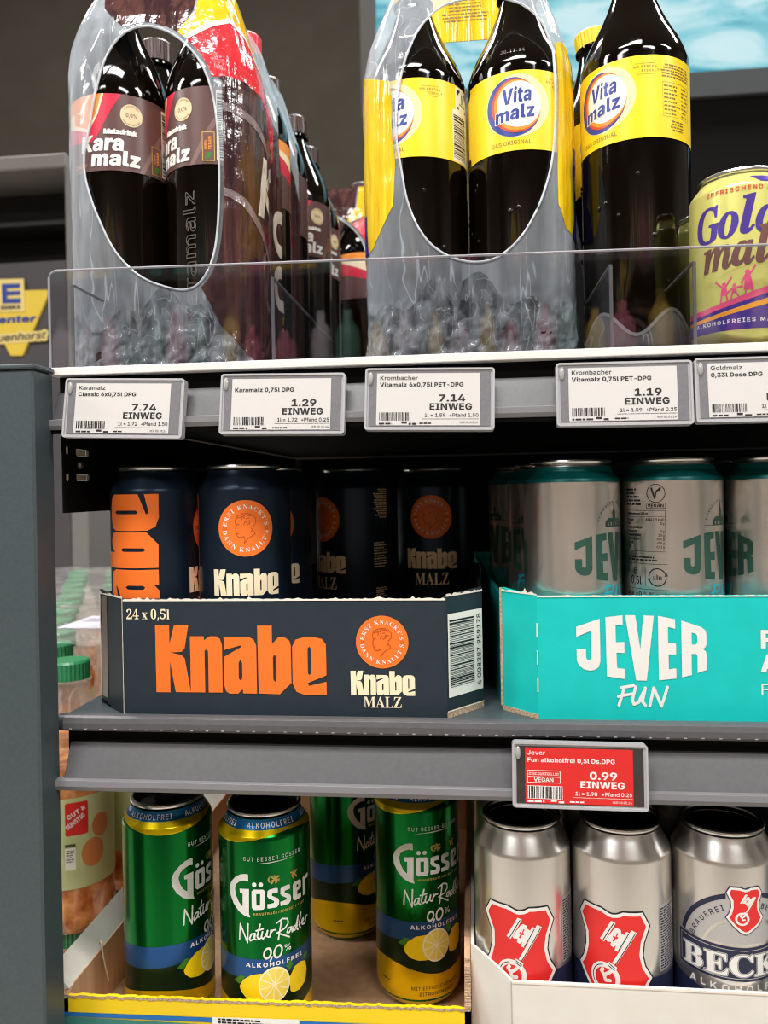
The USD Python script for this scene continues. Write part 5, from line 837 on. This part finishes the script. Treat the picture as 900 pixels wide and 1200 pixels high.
# turquoise tray
t = thing('cardboard_tray', 'turquoise cardboard tray with white lettering on the middle shelf', 'tray')
A, B_, D = (.0413, .0122), (.3130, .0122), (.0190, .0355); z0, z1 = .9982, 1.0795; L_ = ln(A, B_)
fr = board(A, B_, [(0, z0), (L_, z0), (L_, z1), (0, z1)], TEAL_CARD, t, 'front_panel'); fnp = on_board(A, B_)
obj('torn_edge', wrap(torn(0, L_, z1 - .0002, 11, .0007, .0007), on_board(A, B_, .0004), None), TORN, fr)
jx = lambda x: (x - 631) * (.1444 / 269) * (1 - (x - 631) * .0000); 
sc = .0425; tr = lambda g: affinity.translate(affinity.scale(g, sc, sc, origin=(0, 0)), jx(753.3), z1 - .0127)
obj('brand_lettering', wrap(tr(jever_mark()), fnp, None), WHITE, fr); obj('script_lettering', wrap(tr(fun_mark()), fnp, None), WHITE, fr)
x9 = jx(891.5)
obj('slogan_lettering', wrap(unary_union([T('FRIESISCH', .0118, x9, z0 + .0472, 850), T('ALKOHOLFREI', .0118, x9, z0 + .0318, 850)]), fnp, None), WHITE, fr); obj('small_lettering', wrap(T('FUN', .0070, x9, z0 + .0176, 500), fnp, None), WHITE, fr)
L3 = ln(D, A); lc = board(D, A, [(0, z0 + .0035), (L3, z0), (L3, z1), (L3 * .5, z1 + .0012), (0, z1 + .0030)], TEAL_CARD, t, 'corner_panel')
obj('perforation', wrap(unary_union([torn(0, L3, z1 + .0015, 12, .0012)] + [sbox(L3 - .0006, z, L3 + .0006, z + .0095) for z in (z0 + .018, z0 + .036, z0 + .054)]), on_board(D, A, .0004), None), TORN, lc)
obj('corrugated_edge', cat([trimesh.Trimesh(*(lambda P: (P, trimesh.convex.convex_hull(P).faces))(trimesh.convex.convex_hull(np.array([(x, y, z) for x, y in ((.0186, .0350), (.0412, .0118), (.0420, .0140), (.0196, .0372)) for z in (z0 - .0001, z0 + .0030)])).vertices)), bx(.0176, .0192, .0350, .0372, z0 + .003, z1 + .003)]), KRAFT_EDGE, lc)
Lq = .3604; board((.0010, .3955), D, [(0, z0), (Lq, z0), (Lq, z1 + .002), (Lq - .02, z1 - .004), (Lq - .06, z1 - .0045), (0, z1 - .004)], TEAL_CARD, t, 'side_panel'); board((.3350, .0355), (.3350, .3955), [(0, z0), (Lq, z0), (Lq, z1), (0, z1)], TEAL_CARD, t, 'side_panel')
board(B_, (.3350, .0355), [(0, z0), (.032, z0), (.032, z1), (0, z1)], TEAL_CARD, t, 'corner_panel'); board((.3350, .3955), (.0010, .3955), [(0, z0), (.334, z0), (.334, z1), (0, z1)], TEAL_CARD, t, 'back_panel')
obj('floor_panel', cat([bx(.0220, .332, .0360, .393, z0, z0 + .0022), bx(.0435, .311, .0150, .0360, z0, z0 + .0022)]), KRAFT, t)

# yellow tray
t = thing('cardboard_tray', 'yellow and kraft cardboard tray holding the green cans on the bottom shelf', 'tray')
A, B_ = (-.2935, .0130), (-.0066, .0130); zb = .7545; zt0, zt1 = .7985, .8035; L_ = ln(A, B_)
r = random.Random(4); top = [(x, zt0 + (zt1 - zt0) * x / L_ + r.uniform(-.0004, .0006)) for x in np.arange(0, L_, .0022)] + [(L_, zt1 + .001)]
fr = board(A, B_, Polygon([(0, zb), (L_, zb)] + top[::-1]), YELLOW_CARD, t, 'front_panel')
obj('torn_edge', wrap(Polygon(top + [(x, z - .0016 - .0005 * math.sin(x * 900)) for x, z in top[::-1]]).buffer(0), on_board(A, B_, .0004), None), KRAFT_EDGE, fr)
obj('blue_line', wrap(Polygon([(0, .7868), (L_, .7912), (L_, .7872), (0, .7838)]), on_board(A, B_), None), BLUE_CARD, fr); obj('green_print', wrap(sbox(0, zb, L_, .7836), on_board(A, B_), None), pm('print_green', S(60, 130, 120), .5), fr)
obj('shipping_label', wrap(Polygon([(.109, .765), (.170, .765), (.170, .7905), (.109, .7890)]), on_board(A, B_, .0005), None), WHITE_L, fr, label='pale paper label stuck on the front'); obj('label_print', wrap(greek(.113, .7893, .05, 3, .0012, 31), on_board(A, B_, .0007), None), BLACK, fr)
sd = board((-.2935, .41), A, [(0, zb), (.397, zb), (.397, .7985), (.388, .802), (0, .802)], KRAFT, t, 'side_panel', .004); obj('folded_ledge', cat([trimesh.convex.convex_hull(np.array([(x, y, z) for y in (.016, .41) for x, z in ((-.2935, .8005), (-.2900, .8015), (-.3040, .8145), (-.3045, .8125))]))]), WHITE_CARD, sd, label='white folded-over top edge of the left side')
obj('glue_strand', tube([(-.2915, .066, .8055), (-.2895, .063, .8095), (-.2870, .060, .8085), (-.2850, .058, .801), (-.2842, .060, .790), (-.2838, .064, .778)], .0007, 6), pm('clear_glue', S(210, 190, 160), .15, specular_ior_level=.8), sd)
rs_ = board((-.0066, .013), (-.0066, .41), [(0, zb), (.397, zb), (.397, .835), (.03, .835), (.012, .826), (.004, .8045), (0, .8035)], KRAFT, t, 'side_panel', .0042)
obj('corrugated_edge', cat([bx(-.0108, -.0064, .0131 + .0008 * k, .0135 + .0008 * k, .8045 + .0014 * k, .8055 + .0014 * k) for k in range(18)]), KRAFT_EDGE, rs_)
board((-.0066, .41), (-.2935, .41), [(0, zb), (.287, zb), (.287, .86), (0, .86)], KRAFT, t, 'back_panel'); obj('floor_panel', bx(-.290, -.0100, .0160, .407, zb, zb + .0022), KRAFT, t)

# white tray
t = thing('cardboard_tray', 'white cardboard tray holding the silver cans on the bottom shelf', 'tray')
A, B_, D = (.0205, .0050), (.2150, .0050), (-.0062, .0288); zb, zt = .7545, .8281; L_ = ln(A, B_)
fr = board(A, B_, [(0, zb), (L_, zb), (L_, zt), (0, zt)], WHITE_CARD, t, 'front_panel'); obj('torn_edge', wrap(torn(0, L_, zt - .0002, 41, .0006, .0008), on_board(A, B_, .0004), None), TORN, fr)
L3 = ln(D, A); ct = [(L3 * q, zt + .0105 * (1 - q) ** .8) for q in np.linspace(0, 1, 9)]
lc = board(D, A, Polygon([(0, zb), (L3, zb)] + ct[::-1]), WHITE_CARD, t, 'corner_panel', .0018); obj('fold_line', wrap(sbox(L3 - .0008, zb, L3, zt), on_board(D, A, .0004), None), pm('fold_tone', S(196, 190, 178), .6), lc)  # slightly darker line along the fold
board((-.0062, .35), D, [(0, zb), (.3212, zb), (.3212, zt + .0105), (0, zt + .0105)], WHITE_CARD, t, 'side_panel'); obj('floor_panel', bx(.0, .212, .0330, .347, zb, zb + .0022), KRAFT, t); board((.215, .35), (-.0062, .35), [(0, zb), (.2196, zb), (.2196, zt), (0, zt)], WHITE_CARD, t, 'back_panel')

# ------------------------------------------------------------------ electronic price tags
TAG_CASE = pm('tag_case', S(176, 175, 178), .22, specular_ior_level=.7); TAG_BEZEL = nm('tag_bezel', S(108, 107, 111), S(117, 116, 120), 500, .45); TAG_BEZEL_D = nm('tag_bezel_dark', S(52, 48, 47), S(66, 61, 58), 30, .25); SCREEN = pm('tag_screen', S(207, 203, 200), .38); SCREEN_R = pm('tag_screen_red', S(214, 44, 42), .35); CLIP = pm('clear_clip', S(206, 204, 200), .08, specular_ior_level=1., alpha=.6); TXT = pm('tag_ink', S(30, 28, 30), .5); TXT_W = pm('tag_ink_white', S(240, 232, 228), .5)
def price_tag(label, x, z, rot, l1, l2, price, unit, dep, seed, red=False, y=-.0085):
    t = thing('price_tag', label, 'price tag', (x, y, z), 0, None if red else 'white price tags on the top shelf edge', rx=-7 if not red else -4, ry=rot); W, H = .0830, .0405
    g = sbox(-W / 2, -H / 2, W / 2, H / 2).buffer(-.0022).buffer(.0022, quad_segs=5)
    def slab(g, y0, y1): 
        m = trimesh.creation.extrude_polygon(g, y1 - y0, engine='earcut'); v = np.array(m.vertices); m = trimesh.Trimesh(np.stack([v[:, 0], -v[:, 2] - y0, v[:, 1]], 1), m.faces, process=False)
        if m.volume < 0: m.invert()
        return m
    obj('case', cat([slab(g, -.0045, .0012), slab(g.difference(g.buffer(-.0013)), .0012, .0022)]), TAG_CASE, t, False); obj('bezel', slab(g.buffer(-.0026), .0012, .0015), TAG_BEZEL_D if red else TAG_BEZEL, t, False)
    sx0, sx1, sz0, sz1 = -.0338, .0322, -.0172, .0168
    if red: sx0, sx1 = -.0335, .0325
    obj('screen', slab(sbox(sx0, sz0, sx1, sz1), .0015, .00175), SCREEN_R if red else SCREEN, t, False)
    fn = plane_fn((0, -.00175, 0), (1, 0, 0), (0, 0, 1), .00012); ink = TXT_W if red else TXT
    X = sx0 + (.0012 if red else .0018); obj('product_text', wrap(unary_union([T(l1, .0027, X, .0124, 560, sx=1.12), T(l2, .0027, X, .0080, 780 if not red else 680, sx=1.08)]), fn, None), ink, t)
    obj('price_text', wrap(unary_union([T(price, .0046, .0145, -.0018, 800, al='c', sx=1.25), T('EINWEG', .0044, .0138, -.0073, 800, al='c', width=.0275)]), fn, None), ink, t)
    obj('deposit_text', wrap(unary_union([T(unit, .0023, -.0030, -.0118, 620, sx=1.0), T(dep, .0023, sx1 - .0006, -.0118, 560, al='r', sx=1.0), stroke([(-.0045, -.0131), (sx1 - .0006, -.0131)], .0002)]), fn, None), ink, t)
    bar = [barcode(X, -.0142, X + .0205, -.0088, seed, 34)]
    if red:
        obj('badge_text', wrap(unary_union([sbox(X, -.0048, X + .0205, .0030).difference(sbox(X + .0004, -.0044, X + .0201, .0026)), sbox(X, -.0012, X + .0205, -.0008), T('DISCOUNTBILLIG', .0016, X + .0102, .0000, 500, al='c', width=.0185), T('VEGAN', .0025, X + .0102, -.0040, 600, al='c')]), fn, None), ink, t); bar = [barcode(X, -.0142, X + .0215, -.0068, seed, 36)]
        obj('barcode_field', wrap(sbox(X - .0002, -.0145, X + .0217, -.0065), fn, None), TXT_W, t); fn2 = plane_fn((0, -.00175, 0), (1, 0, 0), (0, 0, 1), .0002); obj('barcode', wrap(unary_union(bar), fn2, None), TXT, t)
    else: obj('barcode', wrap(unary_union(bar), fn, None), ink, t)
    obj('small_print', wrap(unary_union([greek(X, -.0148, .013, 1, .0011, seed + 1), sbox(X + .0145, -.0161, X + .0180, -.0147), greek(X + .0192, -.0148, .005, 1, .0012, seed + 2), greek(X + .026, -.0148, .010, 1, .0009, seed + 3), T('VER 02.05.24', .0013, sx1 - .001, -.0160, 450, al='r')]), fn, None), ink, t, stuff=True)
    c = trimesh.creation.icosphere(2, 1.); c.apply_scale([.0016, .0016, .0042]); c.apply_translation([-W / 2 + .0036, -.0020, H / 2 - .0068]); obj('retaining_clip', c, CLIP, t, True)
    return t
TZ = 1.2086
price_tag('white price tag reading 7.74 at the left end of the top shelf edge', -.2303, TZ, 2.0, 'Karamalz', 'Classic 6x0,75l DPG', '7.74', '1l = 1.72', '+Pfand 1.50', 11)
price_tag('white price tag reading 1.29 under the maroon film pack', -.1222, TZ - .0003, 1.3, '', 'Karamalz 0,75l DPG', '1.29', '1l = 1.72', '+Pfand 0.25', 12)
price_tag('white price tag reading 7.14 under the yellow film pack', -.0262, TZ, 1.5, 'Krombacher', 'Vitamalz 6x0,75l PET-DPG', '7.14', '1l = 1.59', '+Pfand 1.50', 13)
price_tag('white price tag reading 1.19 under the single malt bottle', .0952, TZ - .0002, .5, 'Krombacher', 'Vitamalz 0,75l PET-DPG', '1.19', '1l = 1.59', '+Pfand 0.25', 14)
price_tag('white price tag under the pale gold can, cut by the right edge of the picture', .1795, TZ, .3, 'Goldmalz', '0,33l Dose DPG', '', '1l =', '', 15)
price_tag('red price tag reading 0.99 on the middle shelf edge', .0637, .9703, .6, 'Jever', 'Fun alkoholfrei 0,5l Ds.DPG', '0.99', '1l = 1.98', '+Pfand 0.25', 16, True, y=-.0125)
